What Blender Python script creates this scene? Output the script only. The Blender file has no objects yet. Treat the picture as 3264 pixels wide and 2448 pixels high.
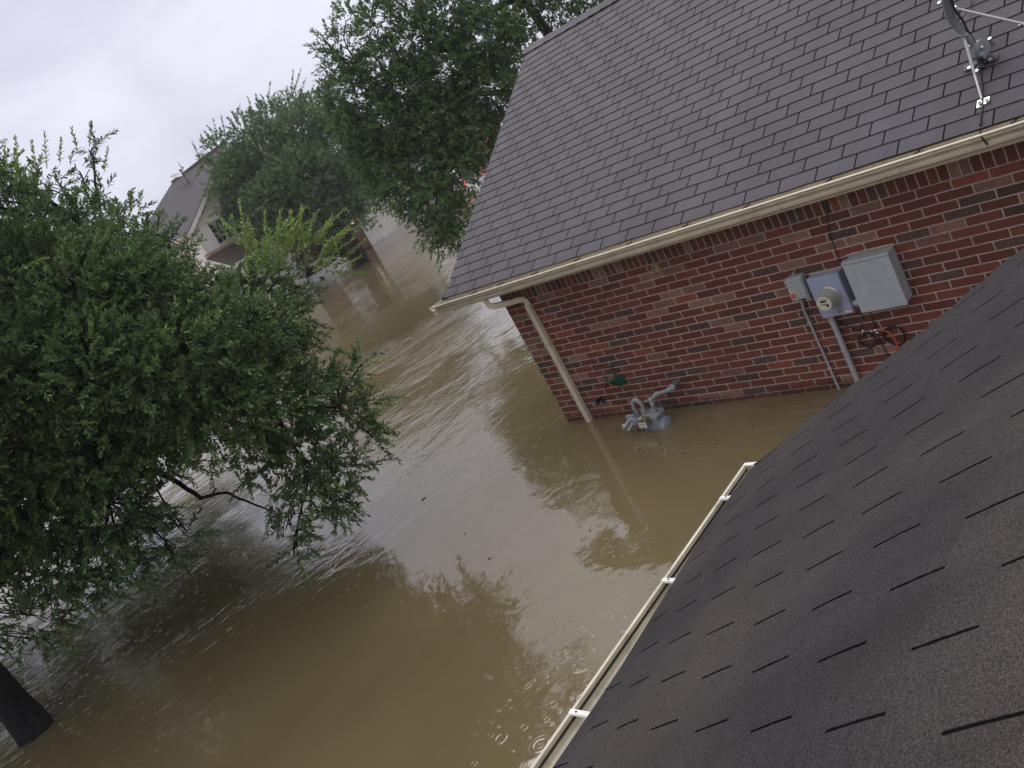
import bpy, bmesh, math, random
import numpy as np
from mathutils import Vector, Matrix
R = math.radians
random.seed(7)
rng = np.random.default_rng(11)
scene = bpy.context.scene
col = scene.collection

# ------------------------------------------------------------------ camera
CAM = np.array([-6.5626, -7.9192, 3.7852])
RIGHT = np.array([0.595154, -0.652996, -0.468388])
DOWN = np.array([-0.531161, 0.117733, -0.839051])
FWD = np.array([0.603042, 0.748154, -0.276777])
FPX = 2886.24
cam_data = bpy.data.cameras.new("camera")
cam = bpy.data.objects.new("camera", cam_data)
col.objects.link(cam)
cam.matrix_world = Matrix(((RIGHT[0], -DOWN[0], -FWD[0], CAM[0]),
                           (RIGHT[1], -DOWN[1], -FWD[1], CAM[1]),
                           (RIGHT[2], -DOWN[2], -FWD[2], CAM[2]), (0, 0, 0, 1)))
cam_data.sensor_width = 36.0
cam_data.lens = 36.0 * FPX / 3264.0
cam_data.clip_start = 0.05
cam_data.clip_end = 2000
scene.camera = cam

# ------------------------------------------------------------------ overcast sky and sun
SUN_EL, SUN_ROT = R(62), R(205)
world = bpy.data.worlds.new("World")
scene.world = world
world.use_nodes = True
nt = world.node_tree
nt.nodes.clear()
def wn(t, **k):
    n = nt.nodes.new(t)
    for a, b in k.items(): setattr(n, a, b)
    return n
wout = wn('ShaderNodeOutputWorld'); wbg = wn('ShaderNodeBackground')
sky = wn('ShaderNodeTexSky'); sky.sky_type = 'NISHITA'; sky.sun_disc = False
sky.sun_elevation = SUN_EL; sky.sun_rotation = SUN_ROT
tc = wn('ShaderNodeTexCoord'); mp = wn('ShaderNodeMapping'); mp.inputs['Scale'].default_value = (1.6, 1.6, 3.4)
mp.inputs['Rotation'].default_value = (0.2, 0.1, 0.7)
cn = wn('ShaderNodeTexNoise'); cn.inputs['Scale'].default_value = 1.9; cn.inputs['Detail'].default_value = 6.0
cn.inputs['Roughness'].default_value = 0.52; cn.inputs['Distortion'].default_value = 0.35
cr = wn('ShaderNodeValToRGB')
cr.color_ramp.elements[0].position = 0.34; cr.color_ramp.elements[0].color = (6.1, 6.1, 7.3, 1)
cr.color_ramp.elements[1].position = 0.66; cr.color_ramp.elements[1].color = (9.0, 8.95, 10.3, 1)
sep = wn('ShaderNodeSeparateXYZ'); mr = wn('ShaderNodeMapRange')
mr.inputs['From Min'].default_value = 0.3; mr.inputs['From Max'].default_value = 1.0
mr.inputs['To Min'].default_value = 1.0; mr.inputs['To Max'].default_value = 1.55
mul = wn('ShaderNodeVectorMath', operation='SCALE')
warm = wn('ShaderNodeMix', data_type='RGBA', blend_type='MULTIPLY'); warm.inputs['B'].default_value = (1.06, 1.0, .88, 1)
mr2 = wn('ShaderNodeMapRange'); mr2.inputs['From Min'].default_value = .3; mr2.inputs['From Max'].default_value = .7
mx = wn('ShaderNodeMix', data_type='RGBA'); mx.inputs['Factor'].default_value = 0.93
nt.links.new(tc.outputs['Generated'], mp.inputs['Vector']); nt.links.new(mp.outputs['Vector'], cn.inputs['Vector'])
nt.links.new(cn.outputs['Fac'], cr.inputs['Fac'])
nt.links.new(tc.outputs['Generated'], sep.inputs['Vector']); nt.links.new(sep.outputs['Z'], mr.inputs['Value'])
nt.links.new(sep.outputs['Z'], mr2.inputs['Value']); nt.links.new(mr2.outputs['Result'], warm.inputs['Factor']); nt.links.new(cr.outputs['Color'], warm.inputs['A'])
nt.links.new(warm.outputs['Result'], mul.inputs[0]); nt.links.new(mr.outputs['Result'], mul.inputs['Scale'])
nt.links.new(sky.outputs['Color'], mx.inputs['A']); nt.links.new(mul.outputs['Vector'], mx.inputs['B'])
nt.links.new(mx.outputs['Result'], wbg.inputs['Color']); wbg.inputs['Strength'].default_value = 0.105
nt.links.new(wbg.outputs['Background'], wout.inputs['Surface'])

sl = bpy.data.lights.new("sun", 'SUN'); sl.energy = 1.5; sl.angle = R(50); sl.color = (1.0, 0.97, 0.93)
so = bpy.data.objects.new("sun", sl); col.objects.link(so)
so.rotation_euler = (R(90) - SUN_EL, 0, R(180) - SUN_ROT + R(180))
vs = scene.view_settings
vs.view_transform = 'Standard'; vs.look = 'None'; vs.exposure = 0.0; vs.gamma = 1.0; vs.use_curve_mapping = False
scene.render.engine = 'CYCLES'
scene.cycles.use_denoising = True
scene.cycles.max_bounces = 8
scene.cycles.sample_clamp_indirect = 6.0

# ------------------------------------------------------------------ helpers
def at(x, y, depth):
    """Point of the place seen at pixel (x, y) of the 3264 x 2448 photograph, that many metres ahead."""
    return CAM + depth * (FWD + RIGHT * ((x - 1632) / FPX) + DOWN * ((y - 1224) / FPX))

def on_plane(x, y, axis, val):
    d = FWD + RIGHT * ((x - 1632) / FPX) + DOWN * ((y - 1224) / FPX)
    return CAM + d * ((val - CAM[axis]) / d[axis])

class MB:
    def __init__(self): self.v = []; self.f = []; self.uv = []; self.m = []
    def face(self, pts, uv=None, m=0):
        b = len(self.v); self.v += [tuple(p) for p in pts]
        self.f.append(tuple(range(b, b + len(pts)))); self.uv.append(uv or [(0, 0)] * len(pts)); self.m.append(m)
    def box(self, lo, hi, M=None, m=0):
        x0, y0, z0 = lo; x1, y1, z1 = hi
        P = [Vector(p) for p in ((x0,y0,z0),(x1,y0,z0),(x1,y1,z0),(x0,y1,z0),(x0,y0,z1),(x1,y0,z1),(x1,y1,z1),(x0,y1,z1))]
        if M is not None: P = [M @ p for p in P]
        b = len(self.v); self.v += [tuple(p) for p in P]
        for q, kind in (((0,3,2,1),2),((4,5,6,7),2),((0,1,5,4),1),((1,2,6,5),0),((2,3,7,6),1),((3,0,4,7),0)):
            self.f.append(tuple(b + i for i in q)); self.m.append(m)
            if kind == 0: self.uv.append([(P[i].y, P[i].z) for i in q])
            elif kind == 1: self.uv.append([(P[i].x, P[i].z) for i in q])
            else: self.uv.append([(P[i].x, P[i].y) for i in q])
        return self
    def tube(self, pts, rad, n=10, cap=True, m=0, squash=None):
        pts = [Vector(p) for p in pts]
        if not hasattr(rad, '__len__'): rad = [rad] * len(pts)
        rings = []; ref = None
        for i, p in enumerate(pts):
            d = (pts[min(i+1, len(pts)-1)] - pts[max(i-1, 0)]).normalized()
            if ref is None:
                ref = Vector((0,0,1)) if abs(d.z) < .9 else Vector((1,0,0))
            a = (ref - d * ref.dot(d)).normalized(); b_ = d.cross(a); ref = a
            rings.append(len(self.v))
            for k in range(n):
                t = 2 * math.pi * k / n
                self.v.append(tuple(p + (a * math.cos(t) + b_ * math.sin(t)) * rad[i]))
        for i in range(len(pts) - 1):
            for k in range(n):
                k2 = (k + 1) % n
                self.f.append((rings[i]+k, rings[i]+k2, rings[i+1]+k2, rings[i+1]+k))
                self.uv.append([(k/n, i), ((k+1)/n, i), ((k+1)/n, i+1), (k/n, i+1)]); self.m.append(m)
        if cap:
            for r, rev in ((rings[0], True), (rings[-1], False)):
                idx = [r + k for k in range(n)]
                self.f.append(tuple(reversed(idx) if rev else idx)); self.uv.append([(0,0)]*n); self.m.append(m)
        return self
    def disc(self, c, axis, r, h, n=20, m=0):
        c = Vector(c); axis = Vector(axis).normalized()
        return self.tube([c, c + axis * h], [r, r], n, True, m)
    def prism(self, prof, p0, p1, ax, ay, m=0):
        """extrude the closed 2D profile (in axes ax, ay) from p0 to p1"""
        p0, p1, ax, ay = Vector(p0), Vector(p1), Vector(ax), Vector(ay)
        A = [p0 + ax * u + ay * w for u, w in prof]; B = [p1 + ax * u + ay * w for u, w in prof]
        L = (p1 - p0).length
        n = len(prof); b = len(self.v); self.v += [tuple(p) for p in A + B]
        for i in range(n):
            j = (i + 1) % n
            self.f.append((b+i, b+j, b+n+j, b+n+i)); self.uv.append([(0, i*.05), (0, j*.05), (L, j*.05), (L, i*.05)]); self.m.append(m)
        self.f.append(tuple(reversed(range(b, b+n)))); self.uv.append([(0,0)]*n); self.m.append(m)
        self.f.append(tuple(range(b+n, b+2*n))); self.uv.append([(0,0)]*n); self.m.append(m)
        return self
    def build(self, name, mats, parent=None, smooth=False, bevel=0, fix=True):
        me = bpy.data.meshes.new(name)
        off = Vector(ORIGIN.get(parent.name, (0,0,0))) if parent else Vector((0,0,0))
        me.from_pydata([tuple(Vector(p) - off) for p in self.v], [], self.f)
        ul = me.uv_layers.new(name="UVMap")
        flat = [c for u in self.uv for q in u for c in q]
        ul.data.foreach_set("uv", flat)
        if not isinstance(mats, (list, tuple)): mats = [mats]
        for mt in mats: me.materials.append(mt)
        if len(mats) > 1: me.polygons.foreach_set("material_index", self.m)
        if fix:
            bm = bmesh.new(); bm.from_mesh(me); bmesh.ops.recalc_face_normals(bm, faces=bm.faces[:]); bm.to_mesh(me); bm.free()
        if smooth:
            me.polygons.foreach_set("use_smooth", [True] * len(me.polygons))
        me.update()
        o = bpy.data.objects.new(name, me); col.objects.link(o)
        if parent:
            o.parent = parent; ORIGIN[o.name] = tuple(off)
        if smooth == 'auto':
            md = o.modifiers.new("split", 'EDGE_SPLIT'); md.split_angle = R(38)
        if bevel:
            md = o.modifiers.new("bevel", 'BEVEL'); md.width = bevel; md.segments = 2; md.limit_method = 'ANGLE'; md.angle_limit = R(40)
        return o
ORIGIN = {}
def thing(name, label, cat, loc, group=None):
    o = bpy.data.objects.new(name, None); col.objects.link(o); o.location = loc; o.empty_display_size = .2
    o['label'] = label; o['category'] = cat
    if group: o['group'] = group
    ORIGIN[o.name] = tuple(loc)
    return o
def tag(o, label, cat, group=None):
    o['label'] = label; o['category'] = cat
    if group: o['group'] = group
    return o

# ------------------------------------------------------------------ materials
class NT:
    def __init__(self, name):
        self.mat = bpy.data.materials.new(name); self.mat.use_nodes = True
        self.t = self.mat.node_tree; self.t.nodes.clear()
        self.out = self.n('ShaderNodeOutputMaterial'); self.p = self.n('ShaderNodeBsdfPrincipled')
        self.l(self.p.outputs[0], self.out.inputs['Surface'])
    def n(self, typ, **k):
        x = self.t.nodes.new(typ)
        for a, b in k.items(): setattr(x, a, b)
        return x
    def l(self, a, b): self.t.links.new(a, b)
    def val(self, sock, v):
        if hasattr(v, 'is_output'): self.l(v, sock)
        else: sock.default_value = v
    def math(self, op, a, b=0.0, c=0.0, clamp=False):
        x = self.n('ShaderNodeMath', operation=op); x.use_clamp = clamp
        self.val(x.inputs[0], a); self.val(x.inputs[1], b); self.val(x.inputs[2], c)
        return x.outputs[0]
    def mix(self, f, a, b, blend='MIX'):
        x = self.n('ShaderNodeMix', data_type='RGBA', blend_type=blend)
        self.val(x.inputs['Factor'], f)
        for s, v in (('A', a), ('B', b)):
            if isinstance(v, tuple): v = v + (1,) if len(v) == 3 else v
            self.val(x.inputs[s], v)
        return x.outputs['Result']
    def noise(self, vec, scale, detail=2, rough=.5, dist=0):
        x = self.n('ShaderNodeTexNoise'); x.inputs['Scale'].default_value = scale; x.inputs['Detail'].default_value = detail
        x.inputs['Roughness'].default_value = rough; x.inputs['Distortion'].default_value = dist
        if vec is not None: self.l(vec, x.inputs['Vector'])
        return x.outputs['Fac']
    def ramp(self, f, stops, interp='LINEAR'):
        x = self.n('ShaderNodeValToRGB'); x.color_ramp.interpolation = interp
        e = x.color_ramp.elements
        while len(e) < len(stops): e.new(.5)
        for i, (p, c) in enumerate(stops):
            e[i].position = p; e[i].color = tuple(c) + (1,) if len(c) == 3 else c
        self.l(f, x.inputs['Fac']); return x.outputs['Color']
    def rng(self, v, a, b, c=0., d=1., smooth=False):
        x = self.n('ShaderNodeMapRange'); x.interpolation_type = 'SMOOTHSTEP' if smooth else 'LINEAR'
        self.val(x.inputs['Value'], v)
        for s, q in (('From Min', a), ('From Max', b), ('To Min', c), ('To Max', d)): x.inputs[s].default_value = q
        return x.outputs['Result']
    def bump(self, h, dist=1.0, strength=1.0):
        x = self.n('ShaderNodeBump'); x.inputs['Strength'].default_value = strength; x.inputs['Distance'].default_value = dist
        self.l(h, x.inputs['Height']); self.l(x.outputs[0], self.p.inputs['Normal']); return x
    def objco(self): return self.n('ShaderNodeTexCoord').outputs['Object']
    def uv(self):
        s = self.n('ShaderNodeSeparateXYZ'); self.l(self.n('ShaderNodeTexCoord').outputs['UV'], s.inputs[0]); return s.outputs[0], s.outputs[1]
    def set(self, **k):
        names = dict(base='Base Color', rough='Roughness', metal='Metallic', spec='Specular IOR Level', coat='Coat Weight', ior='IOR', alpha='Alpha',
                     em='Emission Color', ems='Emission Strength', trans='Transmission Weight')
        for a, v in k.items():
            if isinstance(v, tuple) and len(v) == 3: v = v + (1,)
            self.val(self.p.inputs[names[a]], v)
        return self.mat

def paint(name, c, rough=.5, var=.12, scale=6., metal=0., spec=.5, dirt=None, dirt_amt=.5, coat=0., fine=0.):
    m = NT(name); o = m.objco()
    nz = m.noise(o, scale, 4, .6)
    c2 = tuple(x * (1 - 2*var) for x in c); c1 = tuple(min(1, x * (1 + var)) for x in c)
    b = m.ramp(nz, [(.3, c2), (.7, c1)])
    if dirt:
        d = m.noise(o, scale * 2.3, 5, .7, .4)
        b = m.mix(m.rng(d, .52, .74, 0, dirt_amt), b, dirt)
    r = m.rng(nz, .3, .7, max(0, rough - .08), min(1, rough + .1))
    if fine: m.bump(m.noise(o, 90, 3, .6), fine)
    return m.set(base=b, rough=r, metal=metal, spec=spec, coat=coat)

def shingle_mat(name, base, slot_shift, blotch=1.0, slotc=(.012,.011,.013), rough=.82, spec=.25, grain=.5, brown=(.12,.095,.085), slotw=.015, tv_=.10, browned=None):
    m = NT(name); u, v = m.uv(); o = m.objco()
    row = m.math('FLOOR', v)
    x = m.math('ADD', u, m.math('MULTIPLY', row, slot_shift))
    tab = m.math('FLOOR', x); fx = m.math('FRACT', x); fv = m.math('FRACT', v)
    wob = m.math('MULTIPLY', m.math('SUBTRACT', m.noise(o, 60, 2), .5), .012)
    near0 = m.math('MINIMUM', fx, m.math('SUBTRACT', 1.0, fx))
    near0 = m.math('ADD', near0, wob)
    slot = m.math('MULTIPLY', m.rng(near0, slotw*.6, slotw*1.15, 1, 0), m.rng(fv, .90, .97, 1, 0))
    wn_ = m.n('ShaderNodeTexWhiteNoise', noise_dimensions='2D'); cx = m.n('ShaderNodeCombineXYZ')
    m.l(tab, cx.inputs[0]); m.l(row, cx.inputs[1]); m.l(cx.outputs[0], wn_.inputs['Vector'])
    tv = m.rng(wn_.outputs['Value'], 0, 1, 1-tv_, 1+tv_)
    gr = m.noise(o, 260, 3, .75); gr2 = m.noise(o, 900, 1, .5)
    g = m.rng(gr, .3, .7, 1 - grain, 1 + grain)
    g = m.math('MULTIPLY', g, m.rng(gr2, .3, .7, 1 - grain*.5, 1 + grain*.5))
    bl = m.noise(o, 1.1, 4, .6, .3); bl2 = m.noise(o, 4.5, 4, .65)
    cblot = m.mix(m.math('MULTIPLY', m.rng(bl, .45, .72, 0, .55, True), blotch), base, brown)
    if browned: cblot = m.mix(m.math('MULTIPLY', m.rng(v, browned[0], browned[1], 0, .75, True), m.rng(bl, .3, .6, .35, 1)), cblot, brown)  # patchy shift to brown in the rows further up the slope
    cblot = m.mix(m.rng(bl2, .35, .75, 0, .22), cblot, tuple(min(1, q * 1.5) for q in base))
    sc = m.n('ShaderNodeVectorMath', operation='SCALE'); m.l(cblot, sc.inputs[0]); m.l(m.math('MULTIPLY', tv, g), sc.inputs['Scale'])
    cs = m.n('ShaderNodeCombineXYZ'); m.l(m.math('MULTIPLY', u, 1.3), cs.inputs[0]); m.l(m.math('MULTIPLY', v, .10), cs.inputs[1])
    streak = m.noise(cs.outputs[0], 1.0, 4, .65, .4)
    sc2 = m.n('ShaderNodeVectorMath', operation='SCALE'); m.l(sc.outputs[0], sc2.inputs[0]); m.l(m.rng(streak, .3, .7, .80, 1.14), sc2.inputs['Scale'])
    b = m.mix(slot, sc2.outputs[0], slotc)
    h = m.math('SUBTRACT', m.math('MULTIPLY', gr, .0018), m.math('MULTIPLY', slot, .004))
    m.bump(h, 1.0, .8)
    return m.set(base=b, rough=m.rng(gr, .3, .7, rough - .1, rough + .08), spec=m.math('MULTIPLY', m.math('SUBTRACT', 1.0, slot), spec))

BW, BH = .2715, .0802
def brick_mat(name, vertical=False, dark=1.0, off=0.5):
    m = NT(name); uvn = m.n('ShaderNodeTexCoord').outputs['UV']; o = m.objco()
    mpn = m.n('ShaderNodeMapping'); m.l(uvn, mpn.inputs['Vector'])
    wob = m.n('ShaderNodeTexNoise'); wob.inputs['Scale'].default_value = 14; m.l(uvn, wob.inputs['Vector'])
    wo = m.n('ShaderNodeVectorMath', operation='MULTIPLY_ADD'); m.l(wob.outputs['Color'], wo.inputs[0]); wo.inputs[1].default_value = (.006,.006,0)
    m.l(mpn.outputs['Vector'], wo.inputs[2])
    b = m.n('ShaderNodeTexBrick'); m.l(wo.outputs[0], b.inputs['Vector'])
    b.offset = off; b.offset_frequency = 2; b.squash = 1
    b.inputs['Scale'].default_value = 1.0; b.inputs['Mortar Size'].default_value = .0064; b.inputs['Mortar Smooth'].default_value = .35
    b.inputs['Bias'].default_value = 0
    b.inputs['Brick Width'].default_value = BH if vertical else BW
    b.inputs['Row Height'].default_value = .9 if vertical else BH
    b.inputs['Color1'].default_value = (0,0,0,1); b.inputs['Color2'].default_value = (1,1,1,1); b.inputs['Mortar'].default_value = (.5,.5,.5,1)
    rnd = m.n('ShaderNodeSeparateColor'); m.l(b.outputs['Color'], rnd.inputs[0])
    r = rnd.outputs[0]
    k = dark
    bc = m.ramp(r, [(0, (.026*k,.022*k,.020*k)), (.06, (.052*k,.040*k,.033*k)), (.115, (.118*k,.040*k,.028*k)), (.30, (.172*k,.054*k,.037*k)), (.50, (.138*k,.044*k,.030*k)),
                    (.64, (.195*k,.060*k,.040*k)), (.76, (.152*k,.048*k,.033*k)), (.84, (.265*k,.080*k,.050*k)), (.885, (.29*k,.15*k,.11*k)), (.955, (.20*k,.105*k,.08*k))], 'CONSTANT')
    sp = m.noise(o, 110, 4, .75); sp2 = m.noise(o, 9, 4, .6)
    special = m.math('MAXIMUM', m.rng(r, .88, .885, 0, 1), m.rng(r, .105, .10, 0, 1))
    light = m.mix(m.math('MULTIPLY', special, m.rng(sp, .50, .62, 0, .85)), bc, (.30*k,.21*k,.17*k))
    light = m.mix(m.rng(m.noise(o, 22, 4, .7), .45, .75, .0, .6), light, (.055*k,.022*k,.018*k))
    light = m.mix(m.rng(sp2, .35, .8, 0, .35), light, (.15*k,.05*k,.04*k))
    mort = m.ramp(m.noise(o, 40, 4, .6), [(.3, (.37*k,.30*k,.26*k)), (.7, (.54*k,.46*k,.405*k))])
    c = m.mix(b.outputs['Fac'], light, mort)
    pz = m.n('ShaderNodeSeparateXYZ'); gm_ = m.n('ShaderNodeNewGeometry'); m.l(gm_.outputs['Position'], pz.inputs[0])
    soak = m.math('SUBTRACT', pz.outputs[2], m.math('MULTIPLY', m.noise(o, 5, 3, .6), .11))
    c = m.mix(m.rng(soak, -.02, .05, .55, 0, True), c, (.028*k,.018*k,.012*k))
    c = m.mix(m.math('MULTIPLY', m.rng(m.noise(o, 1.3, 4, .6), .45, .75, 0, .4), 1.0), c, (.07*k,.032*k,.024*k))
    h = m.math('ADD', m.math('MULTIPLY', b.outputs['Fac'], -.006), m.math('MULTIPLY', sp, .0022))
    m.bump(h, 1.0, .9)
    return m.set(base=c, rough=m.rng(sp, .3, .7, .62, .9), spec=.3)

def leaf_mat(name, dark, mid, light, trans=.22, rough=.42, tint=(.16,.26,.04)):
    m = NT(name)
    a = m.n('ShaderNodeAttribute', attribute_name='leafvar')
    c = m.ramp(a.outputs['Fac'], [(0, dark), (.5, mid), (.93, light), (1, tint)])
    geo = m.n('ShaderNodeNewGeometry')
    c2 = m.mix(m.math('MULTIPLY', geo.outputs['Backfacing'], .35), c, tuple(min(1, q*1.7+.01) for q in mid))
    m.set(base=c2, rough=rough, spec=.4)
    tr = m.n('ShaderNodeBsdfTranslucent'); m.l(m.mix(.5, c, light), tr.inputs['Color'])
    ms = m.n('ShaderNodeMixShader'); ms.inputs[0].default_value = trans
    m.l(m.p.outputs[0], ms.inputs[1]); m.l(tr.outputs[0], ms.inputs[2]); m.l(ms.outputs[0], m.out.inputs['Surface'])
    return m.mat

def bark_mat(name, c=(.030,.026,.025)):
    m = NT(name); o = m.objco()
    mpn = m.n('ShaderNodeMapping'); mpn.inputs['Scale'].default_value = (1, 1, .3); m.l(o, mpn.inputs['Vector'])
    a = m.noise(mpn.outputs[0], 26, 5, .7, .6); b = m.noise(o, 4, 3)
    cc = m.ramp(a, [(.35, tuple(x*.45 for x in c)), (.65, tuple(x*1.7 for x in c))])
    cc = m.mix(m.rng(b, .45, .75, 0, .35), cc, (.07,.072,.06))
    m.bump(a, .06, 1.0)
    return m.set(base=cc, rough=.9, spec=.2)

def water_mat():
    m = NT("muddy_water"); geo = m.n('ShaderNodeNewGeometry'); P = geo.outputs['Position']
    s = m.n('ShaderNodeSeparateXYZ'); m.l(P, s.inputs[0]); X, Y = s.outputs[0], s.outputs[1]
    # open current between the houses and the street, sheltered water close to the walls
    shelter = m.rng(m.math('ADD', m.math('MULTIPLY', X, -.16), Y), .4, 3.0, 0, 1, True)
    far = m.rng(Y, 10, 22, 1, .35)
    gust = m.rng(m.noise(P, .33, 2, .5, .5), .40, .64, .15, .9, True)
    lee = m.rng(X, -4.6, -1.8, .42, 1.0, True)
    amp = m.math('MULTIPLY', m.math('MULTIPLY', m.math('MULTIPLY', m.math('ADD', .10, m.math('MULTIPLY', shelter, .85)), gust), far), lee)
    mpn = m.n('ShaderNodeMapping'); mpn.inputs['Scale'].default_value = (1.0, 1.9, 1); mpn.inputs['Rotation'].default_value = (0, 0, R(28)); m.l(P, mpn.inputs['Vector'])
    w1 = m.noise(mpn.outputs[0], 1.35, 3, .5, .7)
    w2 = m.noise(mpn.outputs[0], 5.6, 3, .55, .5)
    w3 = m.noise(P, 16, 2, .5, .4)
    h = m.math('ADD', m.math('MULTIPLY', w1, .040), m.math('ADD', m.math('MULTIPLY', w2, .0145), m.math('MULTIPLY', w3, .0022)))
    h = m.math('MULTIPLY', h, amp)
    calm = m.math('MULTIPLY', m.noise(P, 1.6, 2, .5, .8), .010)
    h = m.math('ADD', h, calm)
    # rings of rain drops
    def rings(scale, rmax, width, height, keep, seed):
        vo = m.n('ShaderNodeTexVoronoi', voronoi_dimensions='2D', feature='F1'); vo.inputs['Scale'].default_value = scale
        vo.inputs['Randomness'].default_value = 1.0
        ad = m.n('ShaderNodeVectorMath', operation='ADD'); m.l(P, ad.inputs[0]); ad.inputs[1].default_value = (seed, seed * 1.7, 0)
        m.l(ad.outputs[0], vo.inputs['Vector'])
        sc = m.n('ShaderNodeSeparateColor'); m.l(vo.outputs['Color'], sc.inputs[0])
        rad = m.math('MULTIPLY', sc.outputs[0], rmax)
        d = m.math('DIVIDE', m.math('SUBTRACT', vo.outputs['Distance'], rad), width)
        e = m.math('POWER', 2.718, m.math('MULTIPLY', m.math('MULTIPLY', d, d), -1))
        wv = m.math('MULTIPLY', e, m.math('COSINE', m.math('MULTIPLY', d, 2.4)))
        on = m.math('LESS_THAN', sc.outputs[1], keep)
        fade = m.math('SUBTRACT', 1.05, sc.outputs[0])
        return m.math('MULTIPLY', m.math('MULTIPLY', m.math('MULTIPLY', wv, on), fade), height)
    h = m.math('ADD', h, rings(4.6, .42, .055, .0008, .42, 3.1))
    h = m.math('ADD', h, rings(2.6, .40, .045, .0010, .08, 17.3))
    h = m.math('ADD', h, rings(8.5, .40, .09, .0007, .5, 41.7))
    m.bump(h, 1.0, 1.0)
    silt = m.noise(P, .35, 4, .6, .6)
    silt2 = m.noise(P, 90, 2, .8)
    c = m.ramp(silt, [(.25, (.112, .089, .045)), (.75, (.164, .134, .072))])
    c = m.mix(m.rng(silt2, .68, .74, 0, .5), c, (.30,.27,.20))
    m.set(base=c, rough=.04, ior=1.82, spec=.5)
    return m.mat

M = {}
M['roof_far'] = shingle_mat("charcoal_shingle", (.049, .044, .058), .3794, .6, rough=.66, spec=.42, grain=.34, brown=(.074,.061,.058), slotw=.020, tv_=.14, slotc=(.013,.012,.015))
M['roof_near'] = shingle_mat("weathered_shingle", (.035, .0325, .035), .6341, .55, browned=(11, 19), grain=.95, rough=.88, spec=.16, brown=(.092,.072,.061), slotw=.0125, tv_=.035, slotc=(.006,.006,.007))
M['asphalt_edge'] = paint("asphalt_edge", (.016,.015,.017), .9, .2, 40)
M['brick'] = brick_mat("red_brick"); M['soldier'] = brick_mat("red_brick_soldier", True, .92)
M['cream'] = paint("cream_aluminium", (.52,.465,.34), .36, .08, 4.5, dirt=(.17,.13,.075), dirt_amt=.55)
M['rim'] = paint("highlight_rim", (.78,.73,.60), .22, .05, 8, dirt=(.45,.38,.26), dirt_amt=.4)  # paler than the trough: the lip's highlight is put into the colour
M['dark_line'] = paint("gutter_dark_line", (.035,.028,.022), .8, .2, 20)
M['pipe'] = paint("downspout_paint", (.60,.54,.41), .34, .06, 3.5, dirt=(.30,.24,.15), dirt_amt=.35)
M['cream_in'] = paint("gutter_inside", (.54,.51,.41), .4, .12, 5, dirt=(.14,.11,.08), dirt_amt=.55)
M['white_metal'] = paint("white_metal", (.74,.74,.73), .35, .06, 12, dirt=(.25,.2,.14), dirt_amt=.4)
M['soffit'] = paint("soffit_paint", (.36,.32,.24), .6, .08, 4)
M['grey_panel'] = paint("grey_enamel", (.36,.41,.43), .42, .07, 16, dirt=(.20,.23,.24), dirt_amt=.45)
M['blue_grey'] = paint("blue_grey_enamel", (.30,.34,.45), .42, .05, 9, dirt=(.22,.25,.32), dirt_amt=.3)
M['box_grey'] = paint("aged_grey_plastic", (.34,.37,.36), .6, .10, 30, dirt=(.17,.19,.18), dirt_amt=.7)
M['conduit'] = paint("galvanised_conduit", (.40,.42,.45), .5, .14, 45, metal=.25, dirt=(.24,.25,.27), dirt_amt=.6)
M['gas_grey'] = paint("gas_grey_paint", (.25,.285,.305), .5, .12, 30, dirt=(.15,.165,.175), dirt_amt=.6)
M['black'] = paint("black_rubber", (.014,.014,.015), .5, .1, 20)
M['dark_metal'] = paint("dark_metal", (.045,.045,.05), .4, .2, 20, metal=.4)
M['rust'] = paint("rusty_screw", (.07,.04,.028), .8, .3, 60)
M['green'] = paint("green_enamel", (.006,.085,.055), .38, .15, 15, dirt=(.03,.06,.045), dirt_amt=.4)
M['orange'] = paint("orange_cable", (.50,.085,.03), .55, .12, 20)
M['orange_label'] = paint("orange_label", (.62,.07,.02), .5, .1, 60)
M['label_white'] = paint("label_white", (.62,.62,.60), .5, .1, 60)
M['label_ink'] = paint("label_ink", (.03,.03,.035), .6, .1, 60)
M['label_blue'] = paint("label_blue", (.02,.03,.16), .6, .1, 60)
M['chrome'] = paint("zinc_bolt", (.65,.65,.66), .25, .1, 40, metal=.9)
M['dish_grey'] = paint("dish_arm_grey", (.23,.26,.26), .42, .12, 14, dirt=(.12,.13,.13), dirt_amt=.4)
M['strut'] = paint("zinc_strut", (.46,.46,.48), .38, .1, 40, metal=.6)
M['meter_glass'] = paint("meter_cover", (.40,.38,.32), .18, .08, 10, metal=.25, coat=.6)
M['meter_face'] = paint("meter_face", (.55,.53,.42), .4, .05, 40)
M['caulk'] = paint("caulk_bead", (.55,.43,.34), .8, .15, 60)
M['foam'] = paint("wasp_mud", (.36,.28,.16), .9, .25, 50)
M['siding'] = paint("cream_siding", (.82,.79,.73), .6, .05, 2.0, dirt=(.55,.50,.43), dirt_amt=.3)
M['trim'] = paint("white_trim", (.72,.69,.65), .5, .05, 2.0)
M['peach'] = paint("peach_trim", (.50,.34,.25), .6, .06, 2.0)
M['tan_brick'] = brick_mat("tan_brick", False, 2.1)
M['glass'] = paint("dark_glass", (.018,.022,.024), .06, .2, 3, spec=.6)
M['door_white'] = paint("garage_door_paint", (.80,.77,.71), .5, .05, 1.4, dirt=(.52,.48,.41), dirt_amt=.3)
M['roof_dist'] = shingle_mat("dark_shingle", (.075, .066, .082), .38, .3, grain=.2, rough=.75, spec=.4)
M['roof_brown'] = shingle_mat("brown_shingle", (.085, .06, .055), .38, .4, grain=.2)
M['car_white'] = paint("car_paint", (.86,.87,.88), .35, .03, 2)
M['car_glass'] = paint("car_glass", (.012,.013,.015), .06, .1, 2, spec=.7)
M['tail_red'] = paint("tail_lamp", (.33,.012,.012), .2, .2, 20, coat=.8)
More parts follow.
